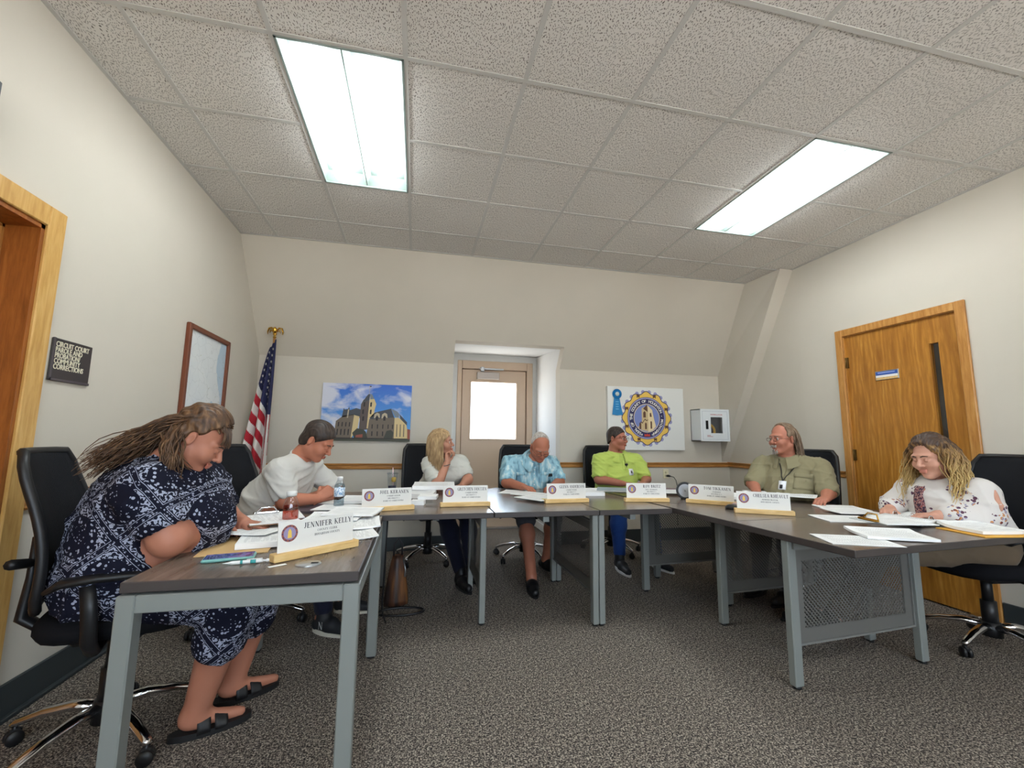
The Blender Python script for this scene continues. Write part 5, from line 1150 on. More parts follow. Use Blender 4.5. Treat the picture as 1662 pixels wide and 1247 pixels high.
    for s in (-1, 1):
        m = MB(); M = Matrix.Translation(Vector(T((.0805, s*.031, .0005)))-Vector(base)) @ Matrix(R.tolist()).to_4x4() @ basis((0, 1, 0), (0, 0, 1), (1, 0, 0))
        m.lathe([(.0132*sc*math.cos(a), .0132*sc*math.sin(a)) for a in [0, .3, .6, .9, 1.1]], 14, (0, 0, 0), M); m.cur = 1; m.lathe([(.0058*sc, .0121*sc), (.003*sc, .0133*sc), (0, .0136*sc)], 12, (0, 0, 0), M)
        e = m.build('eye', [mat('eye_white', (214, 206, 200), .2), mat('iris', hr.get('iris', (50, 44, 42)), .15)], root)
        # upper lid closes over the eye when looking down
        if lid > 0:
            m = MB(); m.lathe([(.0142*sc*math.cos(a), .0142*sc*math.sin(a)) for a in [0, .4, .8, 1.2, math.pi/2]], 14, (0, 0, 0), M @ Matrix.Rotation(-(.95-lid), 4, 'X')); m.build('eyelid', SK, root)
        m = MB(); pts = [T((.097, s*.012, .021)), T((.0965, s*.026, .0265)), T((.084, s*.046, .022))]; m.tube([Vector(p)-Vector(base) for p in pts], [.0032*sc, .004*sc, .0018*sc], 6); m.build('eyebrow', hr['brow'], root)
    return root, bvh, R, HD, T
def hair_cap(root, base, R, HD, sc, matl, cuts, grow=.010, noise=.003, seed=1, top=0.0):
    """hair shell over the skull; cuts = list of (point, normal) planes removed, head frame"""
    F = Field((-.14, -.115, -.15), (.13, .115, .165), .0042)
    F.ell((-.018, 0, .038+top*.5), (.098+grow, .078+grow, .086+grow+top), 0); F.ell((-.035, 0, -.03), (.075+grow*.7, .066+grow, .075), .03)
    for s in (-1, 1): F.ell((-.006, s*.095, -.006), (.024, .03, .034), .012, True)
    for p, n in cuts: F.clip(p, np.array(n)/np.linalg.norm(n))
    V, Q = F.mesh(); r = np.random.RandomState(seed); d = np.sin(V[:, 1]*420+np.sin(V[:, 2]*90)*2+np.sin(V[:, 0]*60)*2)*noise*.5+np.sin(V@r.randn(3)*55)*noise
    V = V+vnormals(V, Q)*d[:, None]; return np_obj('hair', V*sc @ R.T+HD, Q, matl, root, base)
def strands_obj(name, root, base, lines, matl, r=.0035):
    m = MB()
    for L in lines:
        n = len(L); m.tube([Vector(p)-Vector(base) for p in L], [r*(.9 if i == 0 else 1)*(1-.75*(i/(n-1))**2) for i in range(n)], 4, False)
    return m.build(name, matl, root, smooth=True)
def long_hair(root, base, R, HD, yaw, n, matl, endR, endZ, front=55, wave=.006, wfreq=5, seed=3, bulge=.02, spread=.02, push=(), frontpull=0.0, elev=(0, 88), r=.0036, side=None):
    rs = np.random.RandomState(seed); L = []
    for k in range(n):
        az = rs.uniform(-180, 180); el = math.degrees(math.asin(rs.uniform(math.sin(math.radians(elev[0])), math.sin(math.radians(elev[1])))))
        if abs(az) < front and el < 62: az = math.copysign(rs.uniform(front, front+70), az)
        d = np.array((math.cos(math.radians(el))*math.cos(math.radians(az)), math.cos(math.radians(el))*math.sin(math.radians(az)), math.sin(math.radians(el))))
        p0 = (np.array((-.018, 0, .038))+d*np.array((.1, .08, .088))) @ R.T+HD
        aa = az if abs(az) > front else math.copysign(front+rs.uniform(0, 25), az if az else 1)
        if side is not None: aa = math.copysign(min(abs(aa)+side, 180), aa)
        w = math.radians(yaw+aa); er = endR*rs.uniform(.8, 1.12); hz = np.array((math.cos(w), math.sin(w), 0))
        end = HD+hz*er+V3(0, 0, endZ+rs.uniform(-.05, .03))+rs.randn(3)*spread
        nrm = d @ R.T; p1 = p0+nrm*bulge*1.5+hz*.03; p2 = HD+hz*(.5*er+.06+bulge)+V3(0, 0, endZ*.35)
        pts = []; ph = rs.uniform(0, 6); o1 = np.cross(hz, (0, 0, 1))
        for i in range(13):
            t = i/12; q = (1-t)**3*p0+3*(1-t)**2*t*p1+3*(1-t)*t*t*p2+t**3*end
            q = q+(o1*math.sin(ph+t*wfreq*2)+hz*math.cos(ph*1.3+t*wfreq*2))*wave*min(1, t*2.2)
            loc = (q-HD) @ R-np.array((-.018, 0, .02)); e = np.linalg.norm(loc/np.array((.103, .084, .1)))
            if e < 1: q = HD+(np.array((-.018, 0, .02))+loc/e*1.0) @ R.T
            for c, rr in push:
                u = (q-c)/np.array(rr); e = np.linalg.norm(u)
                if e < 1: q = np.array(c)+u/e*np.array(rr)
            pts.append(q)
        L.append(pts)
    return strands_obj('hair_strands', root, base, L, matl, r)
def glasses(root, base, T, matl, y=-.002, rx=.021, rz=.015, half=False):
    m = MB(); B = Vector(base)
    for s in (-1, 1):
        ring = [Vector(T((.112-.10*abs(.031*s+rx*math.cos(a)*.9)*.12, s*.032+rx*math.cos(a), y+rz*math.sin(a))))-B for a in [2*math.pi*k/18 for k in range(18)]]; m.tube(ring, .0016, 6, False, None, True)
        m.tube([Vector(T((.109, s*.052, y+.006)))-B, Vector(T((.07, s*.074, y+.007)))-B, Vector(T((-.005, s*.083, y+.004)))-B, Vector(T((-.03, s*.084, y-.012)))-B], .0014, 6)
    m.tube([Vector(T((.113, -.012, y+.004)))-B, Vector(T((.118, 0, y+.007)))-B, Vector(T((.113, .012, y+.004)))-B], .0014, 6); return m.build('glasses', matl, root)
def patch(root, base, bvh, name, matl, c, u, v, frm, nu=6, nv=8, off=.004, shape=None):
    """cloth patch laid on the shirt: grid c+u*a+v*b cast along -frm"""
    frm = Vector(frm).normalized(); P = []; ok = True; c, u, v = Vector(c), Vector(u), Vector(v)
    for i in range(nu+1):
        for j in range(nv+1):
            a, b = i/nu*2-1, j/nv*2-1
            if shape: a, b = shape(a, b)
            q = c+u*a+v*b; hit = bvh.ray_cast(q+frm*.4, -frm, .8); P.append((hit[0]+frm*off if hit[0] else q)-Vector(base))
    m = MB(); I = lambda i, j: i*(nv+1)+j; K = len(P); back = [p-frm*(off+.002) for p in P]
    f = [(I(i, j), I(i+1, j), I(i+1, j+1), I(i, j+1)) for i in range(nu) for j in range(nv)]; f2 = [tuple(K+x for x in q[::-1]) for q in f]
    ed = [I(i, 0) for i in range(nu+1)]+[I(nu, j) for j in range(1, nv+1)]+[I(i, nv) for i in range(nu-1, -1, -1)]+[I(0, j) for j in range(nv-1, 0, -1)]
    f3 = [(ed[k], K+ed[k], K+ed[(k+1) % len(ed)], ed[(k+1) % len(ed)]) for k in range(len(ed))]
    m.add(P+back, f+f2+f3, True); return m.build(name, matl, root)
def collar(root, base, J, HD, yaw, matl, r=.066, drop=.05, gap=22, name='collar', flare=.034, h=.052):
    r += .008
    N = np.array(J['neck']); ax = (np.array(HD)-N); ax[2] = abs(ax[2])+.05; ax /= np.linalg.norm(ax); w = math.radians(yaw); f = V3(math.cos(w), math.sin(w), 0); f = f-ax*(f@ax); f /= np.linalg.norm(f); s = np.cross(ax, f); m = MB(); P = []; n = 28
    for k in range(n+1):
        a = math.radians(gap+(360-2*gap)*k/n); fr = .5+.5*math.cos(a); d = f*math.cos(a)+s*math.sin(a); c = N+f*.012
        top = c+d*(r)+ax*(h-.035*fr); bot = c+d*(r+flare+.02*fr)+ax*(h-drop*.7-.075*fr); mid = c+d*(r+.014)+ax*(h+.006-.035*fr)
        inn = c+d*(r-.006)+ax*(h-.05-.04*fr); P += [inn, top, mid, bot]
    f_ = [(4*k+i, 4*k+4+i, 4*k+5+i, 4*k+1+i) for k in range(n) for i in range(3)]; m.add([Vector(p)-Vector(base) for p in P], f_, True); return m.build(name, matl, root)
def shoe(root, base, A, Tn, up, sole, style='sneaker', logo=None):
    A, Tn = np.array(A), np.array(Tn); d = Tn-A; d[2] = 0; d /= np.linalg.norm(d); hp = A-V3(0, 0, .05)-d*.035
    zl = min(A[2]-.085, Tn[2]-.03); F = Field(*bounds([A, Tn, hp], .09), .006)
    F.cone(hp, lerp(hp, Tn, .55)+V3(0, 0, .012), .042, .044, .02); F.cone(lerp(hp, Tn, .5), Tn+d*.02, .045, .030, .02)
    if style == 'sneaker': F.cone(A-V3(0, 0, .02), A+V3(0, 0, .02), .048, .046, .02)
    V, Q = F.mesh(); V[:, 2] = np.maximum(V[:, 2], np.minimum(V[:, 2], 9)); o = np_obj('shoe', V, Q, up, root, base)
    m = MB(); s = np.cross((0, 0, 1), d); P = []
    for k in range(20):
        a = 2*math.pi*k/20; L = np.linalg.norm((Tn-hp)[:2]); cx = L/2+.012; q = hp+d*(cx+(cx+.04)*math.cos(a))+s*(.045*math.sin(a)*(1-.12*math.cos(a))); z0 = hp[2]+(Tn[2]-hp[2])*np.clip((q-hp)@d/max(L, .01), 0, 1); P.append((q[0]-base[0], q[1]-base[1], z0-.046-base[2]))
    m.add(P+[(x, y, z+.026) for x, y, z in P], [tuple(range(20))[::-1], tuple(range(20, 40))]+[(k, (k+1) % 20, 20+(k+1) % 20, 20+k) for k in range(20)]); m.build('shoe_sole', sole, root)
    return o

# ---- cloth materials
def m_cloth(name, c, rough=.9, var=.06):
    m = mat(name, c, rough, spec=.15, sheen=.1); t = NT(m); co = t.coord('Object'); t.col(t.mix(t.noise(co, 6, 3), c, tuple(int(x*(1-var)) for x in c))); t.bump(t.noise(co, 420, 1), .15, .001); return m
def m_bandana():
    m = mat('bandana_print', (26, 27, 46), .85, spec=.15); t = NT(m); x, y, z = t.sep(t.coord('Object', (1, 1, 1), (0, math.radians(38), .1)))
    S_ = .19; u = t.math('SUBTRACT', t.math('FRACT', t.math('ADD', t.math('DIVIDE', x, S_), t.math('MULTIPLY', y, 1.2))), .5); v = t.math('SUBTRACT', t.math('FRACT', t.math('DIVIDE', z, S_)), .5)
    r = t.math('SQRT', t.math('ADD', t.math('MULTIPLY', u, u), t.math('MULTIPLY', v, v))); mx = t.math('MAXIMUM', t.math('ABSOLUTE', u), t.math('ABSOLUTE', v))
    def band(q, a, b): return t.math('MULTIPLY', t.math('GREATER_THAN', q, a), t.math('LESS_THAN', q, b))
    co = t.coord('Object'); v1 = t.vor(co, 62); v2 = t.vor(co, 85); sw = t.wave(co, 14, 14, 2, 3.2, 'RINGS')
    ring = t.math('MULTIPLY', band(r, .24, .36), t.math('LESS_THAN', v1, .34)); dots = t.math('MULTIPLY', t.math('LESS_THAN', r, .22), t.math('LESS_THAN', v2, .22))
    cor = t.math('MULTIPLY', t.math('MULTIPLY', t.math('GREATER_THAN', r, .39), t.math('LESS_THAN', mx, .43)), t.math('GREATER_THAN', sw, .52)); ln = t.math('MAXIMUM', band(mx, .445, .455), t.math('MULTIPLY', band(mx, .47, .495), t.math('LESS_THAN', v2, .36)))
    f = t.math('MAXIMUM', t.math('MAXIMUM', ring, dots), t.math('MAXIMUM', cor, ln)); t.col(t.mix(f, (22, 23, 38), (160, 166, 186))); return m
def m_floral():
    m = mat('floral_print', (214, 208, 203), .85, spec=.15); t = NT(m); co = t.coord('Object'); w = t.noise(co, 30, 2); d = t.vor(co, 8.0); e = t.vor(co, 48)
    cl = t.math('MULTIPLY', t.math('LESS_THAN', t.math('ADD', d, t.math('MULTIPLY', w, .35)), .57), t.math('LESS_THAN', e, .46)); c = t.ramp(t.noise(co, 30, 1), [(.35, (92, 62, 78)), (.45, (150, 146, 168)), (.53, (196, 138, 92)), (.6, (120, 66, 62))], 'CONSTANT')
    t.col(t.mix(cl, (214, 208, 203), c)); return m
def m_tie():
    m = mat('tie_print', (72, 36, 46), .8); t = NT(m); t.col(t.ramp(t.noise(t.coord('Object'), 75, 2), [(.38, (58, 40, 62)), (.46, (96, 34, 44)), (.52, (190, 150, 140)), (.58, (70, 44, 70)), (.64, (160, 80, 70))], 'CONSTANT')); return m
def m_aloha():
    m = mat('light_blue_print', (148, 188, 204), .85, spec=.15); t = NT(m); co = t.coord('Object', (1, 1, .35)); n = t.noise(co, 26, 2); t.col(t.ramp(n, [(.36, (112, 152, 172)), (.46, (150, 192, 206)), (.58, (160, 200, 212)), (.66, (206, 222, 222))])); return m
BROWN = m_hair('hair_brown', (58, 40, 28), (98, 70, 48), (140, 106, 74)); DKBR = m_hair('hair_dark', (36, 28, 24), (58, 46, 40), (80, 66, 56)); BLND = m_hair('hair_blonde', (142, 112, 78), (186, 154, 112), (214, 188, 148)); GRYB = m_hair('hair_greybrown', (92, 74, 58), (130, 108, 88), (164, 144, 122)); GREY = m_hair('hair_grey', (150, 140, 130), (186, 178, 170), (208, 202, 196))
def m_ombre():
    m = mat('hair_ombre', (160, 130, 80), .5); t = NT(m); z = t.sep(t.coord('Object'))[2]; n = t.noise(t.coord('Object', (1, 1, .3)), 50, 2)
    c = t.ramp(t.math('ADD', t.math('SUBTRACT', z, .97), t.math('MULTIPLY', t.math('SUBTRACT', n, .5), .35)), [(.03, (204, 174, 112)), (.16, (160, 124, 76)), (.24, (84, 60, 44)), (.3, (64, 46, 36))]); t.col(c); return m
OMB = m_ombre()
WTEE = m_cloth('white_cotton', (206, 203, 196)); WTEE2 = m_cloth('white_tee', (208, 206, 196)); LIME = m_cloth('lime_pique', (190, 208, 104)); OLIVE = m_cloth('olive_twill', (146, 138, 108)); DENIM = m_cloth('blue_denim', (42, 74, 140)); NAVYP = m_cloth('navy_trousers', (30, 32, 48)); SHORTS = m_cloth('dark_shorts', (40, 40, 50)); GREYSH = m_cloth('grey_shorts', (70, 70, 74))
BROWM = mat('brow_dark', (66, 48, 38), .8); BROWG = mat('brow_grey', (140, 124, 112), .8); BROWL = mat('brow_light', (120, 92, 66), .8); RIM = mat('glasses_rim', (52, 44, 40), .3, .4); BADGE = mat('badge_white', (232, 234, 238), .3)

# ================= woman in navy bandana print, nearest left
b1 = (-1.17, 2.2, 0)
J = dict(pelvis=(-1.17, 2.18, .57), chest=(-1.03, 2.15, .93), neck=(-.985, 2.12, 1.05), head=(-.895, 2.09, 1.185), sr=(-1.0, 1.94, 1.0), sl=(-.98, 2.35, 1.0), er=(-.90, 1.945, .81), el=(-.90, 2.44, .80), wr=(-.87, 2.19, .80), wl=(-.78, 2.34, .79),
         hr=(-1.1, 2.07, .615), hl=(-1.1, 2.29, .615), kr=(-.70, 2.06, .545), kl=(-.67, 2.3, .545), ar=(-.83, 2.15, .10), al=(-.775, 2.37, .10), tr=(-.69, 2.22, .035), tl=(-.63, 2.47, .035), fr=(.5, .8, -.05), fl=(1, -.1, -.1))
BAND = m_bandana()
p, bv, R, HD, T = person('woman in a navy and white bandana print top, head bent over the near left table', b1, J, (184, 126, 102), BAND, BAND, .62, (1.35, 1.35), 1.28, [((-1.075, 2.17, .76), (.245, .235, .25)), ((-1.05, 2.15, .93), (.205, .235, .17)), ((-.93, 2.15, .86), (.15, .2, .13))], True, dict(rot=(10, 36, 0), sc=1.0, fat=.008, brow=BROWM, lid=.6), (.35, .35), 1.38, 11, None, .012, 1.35)
hair_cap(p, b1, R, HD, 1, BROWN, [((.07, 0, 0), (1, 0, -.3)), ((.045, 0, .03), (1, 0, -1.0)), ((-.025, 0, -.03), (1, 0, -.55))], .012, .003, 2, .012)
Hd = np.array(HD); rs = np.random.RandomState(5); L = []
bun = T((-.05, 0, .125))
for k in range(420):
    az = rs.uniform(-1, 1); t0 = rs.rand(); src = T((.07*rs.uniform(-1, .9), .085*az, .06+.055*(1-az*az)))
    end = V3(-1.235+rs.uniform(-.03, .2)*rs.rand(), 2.08+rs.uniform(-.14, .14), 1.055+rs.uniform(-.03, .05)); end[2] += .25*(end[0]+1.27)
    p1 = bun+rs.randn(3)*.012 if rs.rand() < .55 else T((-.10, .09*az, .05)); p2 = lerp(p1, end, .5)+V3(0, 0, .05)+rs.randn(3)*.018; pts = []; ph = rs.uniform(0, 6)
    for i in range(14):
        t = i/13; q = (1-t)**3*src+3*(1-t)**2*t*p1+3*(1-t)*t*t*p2+t**3*end; q = q+V3(math.sin(ph+t*11)*.3, math.cos(ph+t*9), math.sin(ph*2+t*13)*.9)*.016*t
        loc = (q-Hd) @ R-np.array((-.018, 0, .03)); e = np.linalg.norm(loc/np.array((.106, .086, .096)))
        if e < 1: q = Hd+(np.array((-.018, 0, .03))+loc/e) @ R.T
        for c, rr in (((-1.075, 2.17, .76), (.27, .26, .275)), ((-1.05, 2.15, .93), (.235, .265, .20))):
            u = (q-np.array(c))/np.array(rr); e = np.linalg.norm(u)
            if e < 1: q = np.array(c)+u/e*np.array(rr)
        pts.append(q)
    L.append(pts)
for k in range(70):    # lock falling in front of the near shoulder
    s = T((rs.uniform(-.10, -.05), -.075, rs.uniform(-.05, .02))); end = V3(-.93+rs.uniform(-.05, .05), 1.985+rs.uniform(-.03, .05), 1.02+rs.uniform(-.04, .05)); L.append([lerp(s, end, i/9)+V3(math.sin(i*1.1+k), math.cos(i+k), 0)*.007+V3(0, -.03, 0)*math.sin(math.pi*i/9) for i in range(10)])
for k in range(90):    # fringe combed over the forehead
    y = rs.uniform(-.065, .065); a = T((-.02, y*.8, .128)); bb = T((.085, y*.9, .095)); c = T((.112-abs(y)*.4, y, rs.uniform(.028, .045))); L.append([(1-t)**2*a+2*(1-t)*t*bb+t*t*c for t in [i/8 for i in range(9)]])
strands_obj('hair_strands', p, b1, L, BROWN, .0042)
m = MB(); m.lathe([(.024, -.012), (.03, 0), (.024, .012)], 14, (0, 0, 0), Matrix.Translation(Vector(bun)-Vector(b1))); m.build('hair_tie', BLK, p)
SAND = mat('black_sandal', (22, 22, 24), .55)
for s in 'rl':
    A, Tn = np.array(J['a'+s]), np.array(J['t'+s]); d = Tn-A; d[2] = 0; d /= np.linalg.norm(d); sd = np.cross((0, 0, 1), d); hp = A-d*.05; m = MB(); P = []
    for k in range(24):
        a = 2*math.pi*k/24; q = hp+d*(.105+.145*math.cos(a))+sd*.047*math.sin(a)*(1+.12*math.cos(a)); P.append((q[0]-b1[0], q[1]-b1[1], .002))
    m.add(P+[(x, y, z+.024) for x, y, z in P], [tuple(range(24))[::-1], tuple(range(24, 48))]+[(k, (k+1) % 24, 24+(k+1) % 24, 24+k) for k in range(24)]); so = m.build('sandal_sole', SAND, p)
    for off, hh in ((.075, .082), (.135, .064)):
        def strap(u, v, off=off, hh=hh): a_ = math.pi*u; q = hp+d*(off+(v-.5)*.046)+sd*.051*math.cos(a_); return (q[0]-b1[0], q[1]-b1[1], .018+(hh-.018-(v-.5)*.018)*math.sin(a_)**.8)
        m = MB(); m.add(*surf_grid(strap, 14, 4, .004), True); m.build('sandal_strap', SAND, p)

# ================= man in white shirt
b2 = (-1.0, 3.25, 0)
J = dict(pelvis=(-1.03, 3.28, .57), chest=(-.84, 3.27, .90), neck=(-.765, 3.25, 1.045), head=(-.655, 3.21, 1.175), sr=(-.845, 3.07, .985), sl=(-.76, 3.47, .99), er=(-.785, 3.04, .80), el=(-.56, 3.5, .80), wr=(-.615, 3.12, .80), wl=(-.79, 3.13, .768), hr=(-1.0, 3.16, .585), hl=(-.98, 3.4, .585), kr=(-.58, 3.1, .53), kl=(-.55, 3.36, .53), ar=(-.52, 3.05, .1), al=(-.44, 3.36, .1), tr=(-.40, 2.98, .035), tl=(-.31, 3.34, .035), fr=(.75, .35, .55), fl=(-.8, -.55, -.05))
J['er'] = (-.79, 3.03, .805)
p, bv, R, HD, T = person('man in a white t-shirt leaning on his forearms at the back left table', b2, J, (188, 124, 98), WTEE, NAVYP, .80, (1.9, 1.9), 1.06, [((-.93, 3.27, .76), (.155, .165, .2))], False, dict(rot=(-14, 34, 0), sc=1.02, brow=BROWM, lid=.7, fat=.004), (.3, 1.05), 1.12, 22, dict(r=(-.2, .8, -.3), l=(0, .3, -1)), wr_amp=.011)
hair_cap(p, b2, R, HD, 1.02, DKBR, [((.080, 0, 0), (1, 0, -.2)), ((.094, 0, .050), (1, 0, -.9)), ((.050, 0, -.012), (.5, 0, -1)), ((-.002, 0, -.03), (1, 0, -.8)), ((0, 0, -.075), (0, 0, -1))], .008, .002, 4, .004)
m = MB(); Nn = Vector(J['neck'])-Vector(b2); ax = (Vector(J['head'])-Vector(J['neck'])).normalized(); e1 = ax.orthogonal().normalized(); e2 = ax.cross(e1); m.tube([Nn+ax*.008+(e1*math.cos(a)+e2*math.sin(a))*.082 for a in [2*math.pi*k/28 for k in range(28)]], .010, 8, False, None, True); m.build('collar', WTEE, p)
m = MB(); m.lathe([(.0112, -.003), (.0118, 0), (.0112, .003)], 16, (0, 0, 0), Matrix.Translation(Vector((-.865, 3.085, .764))-Vector(b2)) @ Matrix.Rotation(1.57, 4, 'Y')); m.build('ring', BRASS, p)
SNK = mat('black_sneaker', (30, 32, 36), .6); SOLE = mat('pale_sole', (206, 200, 184), .6)
for s in 'rl':
    shoe(p, b2, J['a'+s], J['t'+s], SNK, SOLE)
A, Tn = np.array(J['ar']), np.array(J['tr']); d = Tn-A; d[2] = 0; d /= np.linalg.norm(d); sd = np.cross(d, (0, 0, 1)); m = MB(); Mn = basis(d, (0, 0, 1), sd, tuple(A-np.array(b2)+d*.02+sd*.049-V3(0, 0, .062))); serif_text(m, 'N', .042, 0, 0, Mn); m.build('shoe_mark', mat('shoe_mark', (196, 198, 196), .5), p)

# ================= blonde woman in white
b3 = (.15, 4.58, 0)
J = dict(pelvis=(.2, 4.5, .57), chest=(.285, 4.34, .88), neck=(.27, 4.27, 1.0), head=(.235, 4.2, 1.165), sr=(.13, 4.22, .955), sl=(.43, 4.32, .97), er=(.20, 4.05, .782), el=(.49, 4.2, .82), wr=(.285, 4.09, .985), wl=(.42, 4.05, .775), hr=(.12, 4.44, .585), hl=(.31, 4.46, .585), kr=(.28, 3.95, .53), kl=(.47, 4.0, .53), ar=(.40, 3.75, .1), al=(.50, 3.95, .1), tr=(.44, 3.6, .035), tl=(.55, 3.8, .035), fr=(.05, .25, 1), fl=(-.4, -.7, 0))
p, bv, R, HD, T = person('blonde woman in a white t-shirt resting her cheek on her hand', b3, J, (190, 138, 114), WTEE2, NAVYP, {'l': .72, 'r': .72}, (1.9, 1.9), 1.02, [((.30, 4.25, .86), (.13, .1, .09))], True, dict(rot=(-22, -2, 4), sc=.98, brow=BROWL), (.4, .9), 1.05, 33, dict(r=(.5, -.3, .1), l=(0, 0, -1)))
hair_cap(p, b3, R, HD, .98, BLND, [((.06, 0, 0), (1, 0, -.45)), ((.03, 0, -.02), (1, 0, -.6))], .010, .002, 5, .004)
long_hair(p, b3, R, HD, -22, 420, BLND, .105, -.27, 62, .003, 2, 6, .012, .012, [((.285, 4.34, .86), (.2, .16, .17))], 0, (0, 88), .0042)
m = MB(); m.tube([Vector((.278, 4.075, .96))-Vector(b3)+Vector((.031*math.cos(a), .031*math.sin(a), .008*math.cos(a))) for a in [2*math.pi*k/18 for k in range(18)]], .004, 6, False, None, True); m.build('bracelet', mat('bracelet', (70, 60, 62), .4), p)
for s in 'rl': shoe(p, b3, J['a'+s], J['t'+s], BLK, BLK)

# ================= man in the light blue shirt
b4 = (1.12, 4.5, 0)
J = dict(pelvis=(1.1, 4.42, .57), chest=(1.1, 4.24, .88), neck=(1.115, 4.12, 1.02), head=(1.14, 3.99, 1.135), sr=(.90, 4.2, .965), sl=(1.31, 4.2, .965), er=(.845, 4.08, .80), el=(1.36, 4.08, .80), wr=(.95, 3.86, .782), wl=(1.22, 3.86, .782), hr=(1.0, 4.36, .585), hl=(1.2, 4.36, .585), kr=(.985, 3.92, .52), kl=(1.27, 3.98, .52), ar=(.955, 3.58, .10), al=(1.245, 4.12, .10), tr=(.94, 3.42, .035), tl=(1.30, 3.97, .035))
ALO = m_aloha()
p, bv, R, HD, T = person('older man in a light blue print shirt looking down at the back table', b4, J, (178, 116, 92), ALO, GREYSH, .85, (1.08, 1.08), 1.08, [((1.1, 4.25, .78), (.185, .17, .2))], False, dict(rot=(-90, 38, 0), sc=1.04, brow=BROWG, lid=.7, fat=.006), (.4, .4), 1.12, 44, None, .013)
hair_cap(p, b4, R, HD, 1.04, GREY, [((.035, 0, .06), (1, 0, -.7)), ((.0, 0, .0), (1, 0, -.1)), ((0, 0, -.07), (0, 0, -1))], .004, .0015, 6)
glasses(p, b4, T, RIM, -.006); collar(p, b4, J, HD, -86, ALO, .074, .05, 20)
fw = (0, -1, .15)
patch(p, b4, bv, 'placket', ALO, (1.105, 4.05, .85), (.012, 0, 0), (0, 0, .10), fw, 2, 10, .004)
for x in (.99, 1.225): q = patch(p, b4, bv, 'pocket', ALO, (x, 4.05, .845), (.05, 0, 0), (0, 0, .045), fw, 6, 6, .005); patch(q, (0, 0, 0), bv, 'pocket_flap', ALO, (x, 4.05, .885), (.052, 0, 0), (0, 0, .014), fw, 6, 2, .010).location = tuple(-Vector(b4))
for z in (.78, .83, .88, .92):
    hit = bv.ray_cast(Vector((1.105, 3.6, z)), Vector((0, 1, 0)), 1)[0]
    if hit: m = MB(); m.lathe([(.006, 0), (.005, .003), (0, .003)], 10, (0, 0, 0), basis((1, 0, 0), (0, 0, 1), (0, -1, 0), tuple(hit-Vector(b4)+Vector((0, -.004, 0))))); m.build('button', WHITE, p)
patch(p, b4, bv, 'folded_sunglasses', BLK, (1.27, 4.05, .87), (.012, 0, .0), (0, 0, .014), fw, 3, 3, .014)
for s in 'rl': shoe(p, b4, J['a'+s], J['t'+s], BLK, BLK, 'slip')

# ================= man in the lime polo
b5 = (2.12, 4.58, 0)
J = dict(pelvis=(2.13, 4.55, .57), chest=(2.13, 4.43, .90), neck=(2.115, 4.4, 1.055), head=(2.105, 4.36, 1.225), sr=(1.92, 4.4, .985), sl=(2.335, 4.4, .985), er=(1.875, 4.32, .80), el=(2.41, 4.32, .80), wr=(2.04, 4.13, .775), wl=(2.27, 4.13, .775), hr=(2.03, 4.48, .585), hl=(2.23, 4.48, .585), kr=(1.95, 4.05, .53), kl=(2.3, 4.08, .53), ar=(1.91, 3.95, .105), al=(2.3, 3.95, .10), tr=(1.90, 3.78, .035), tl=(2.33, 3.8, .035), fr=(.5, -.5, 0), fl=(-.5, -.5, 0))
p, bv, R, HD, T = person('man in a lime polo shirt with a badge, looking to the right', b5, J, (180, 118, 96), LIME, DENIM, .80, (1.88, 1.88), 1.04, [((2.13, 4.42, .78), (.195, .165, .2))], False, dict(rot=(-56, 2, 0), sc=1.0, brow=BROWM), (.5, .5), 1.12, 55, None, .012)
hair_cap(p, b5, R, HD, 1.0, DKBR, [((.07, 0, 0), (1, 0, -.12)), ((.075, 0, .07), (1, 0, -.9)), ((.005, 0, -.01), (.5, 0, -1)), ((0, 0, -.065), (0, 0, -1))], .007, .0015, 7)
glasses(p, b5, T, RIM, .0, .022, .016); collar(p, b5, J, HD, -88, LIME, .07, .05, 16); fw = (0, -1, .1)
patch(p, b5, bv, 'placket', LIME, (2.135, 4.2, .955), (.014, 0, 0), (0, 0, .05), fw, 2, 6, .005)
q = patch(p, b5, bv, 'badge', BADGE, (2.21, 4.2, .885), (.026, 0, 0), (0, 0, .034), fw, 2, 2, .010)
patch(q, (0, 0, 0), bv, 'badge_photo', mat('badge_photo', (96, 92, 92), .5), (2.21, 4.2, .885), (.010, 0, 0), (0, 0, .013), fw, 2, 2, .0125).location = tuple(-Vector(b5))
hit = bv.ray_cast(Vector((2.165, 3.7, .955)), Vector((0, 1, 0)), 1)[0] or Vector((2.165, 4.28, .955))
m = MB(); m.lathe([(.012, -.012), (.017, 0), (.012, .012)], 12, (0, 0, 0), Matrix.Translation(hit-Vector(b5)+Vector((0, -.012, 0)))); m.tube([hit-Vector(b5)+Vector((0, -.01, -.01)), hit-Vector(b5)+Vector((.008, -.01, -.04))], .003, 6); m.build('lapel_microphone', BLK, p)
for s in 'rl': shoe(p, b5, J['a'+s], J['t'+s], SNK, WHITE)

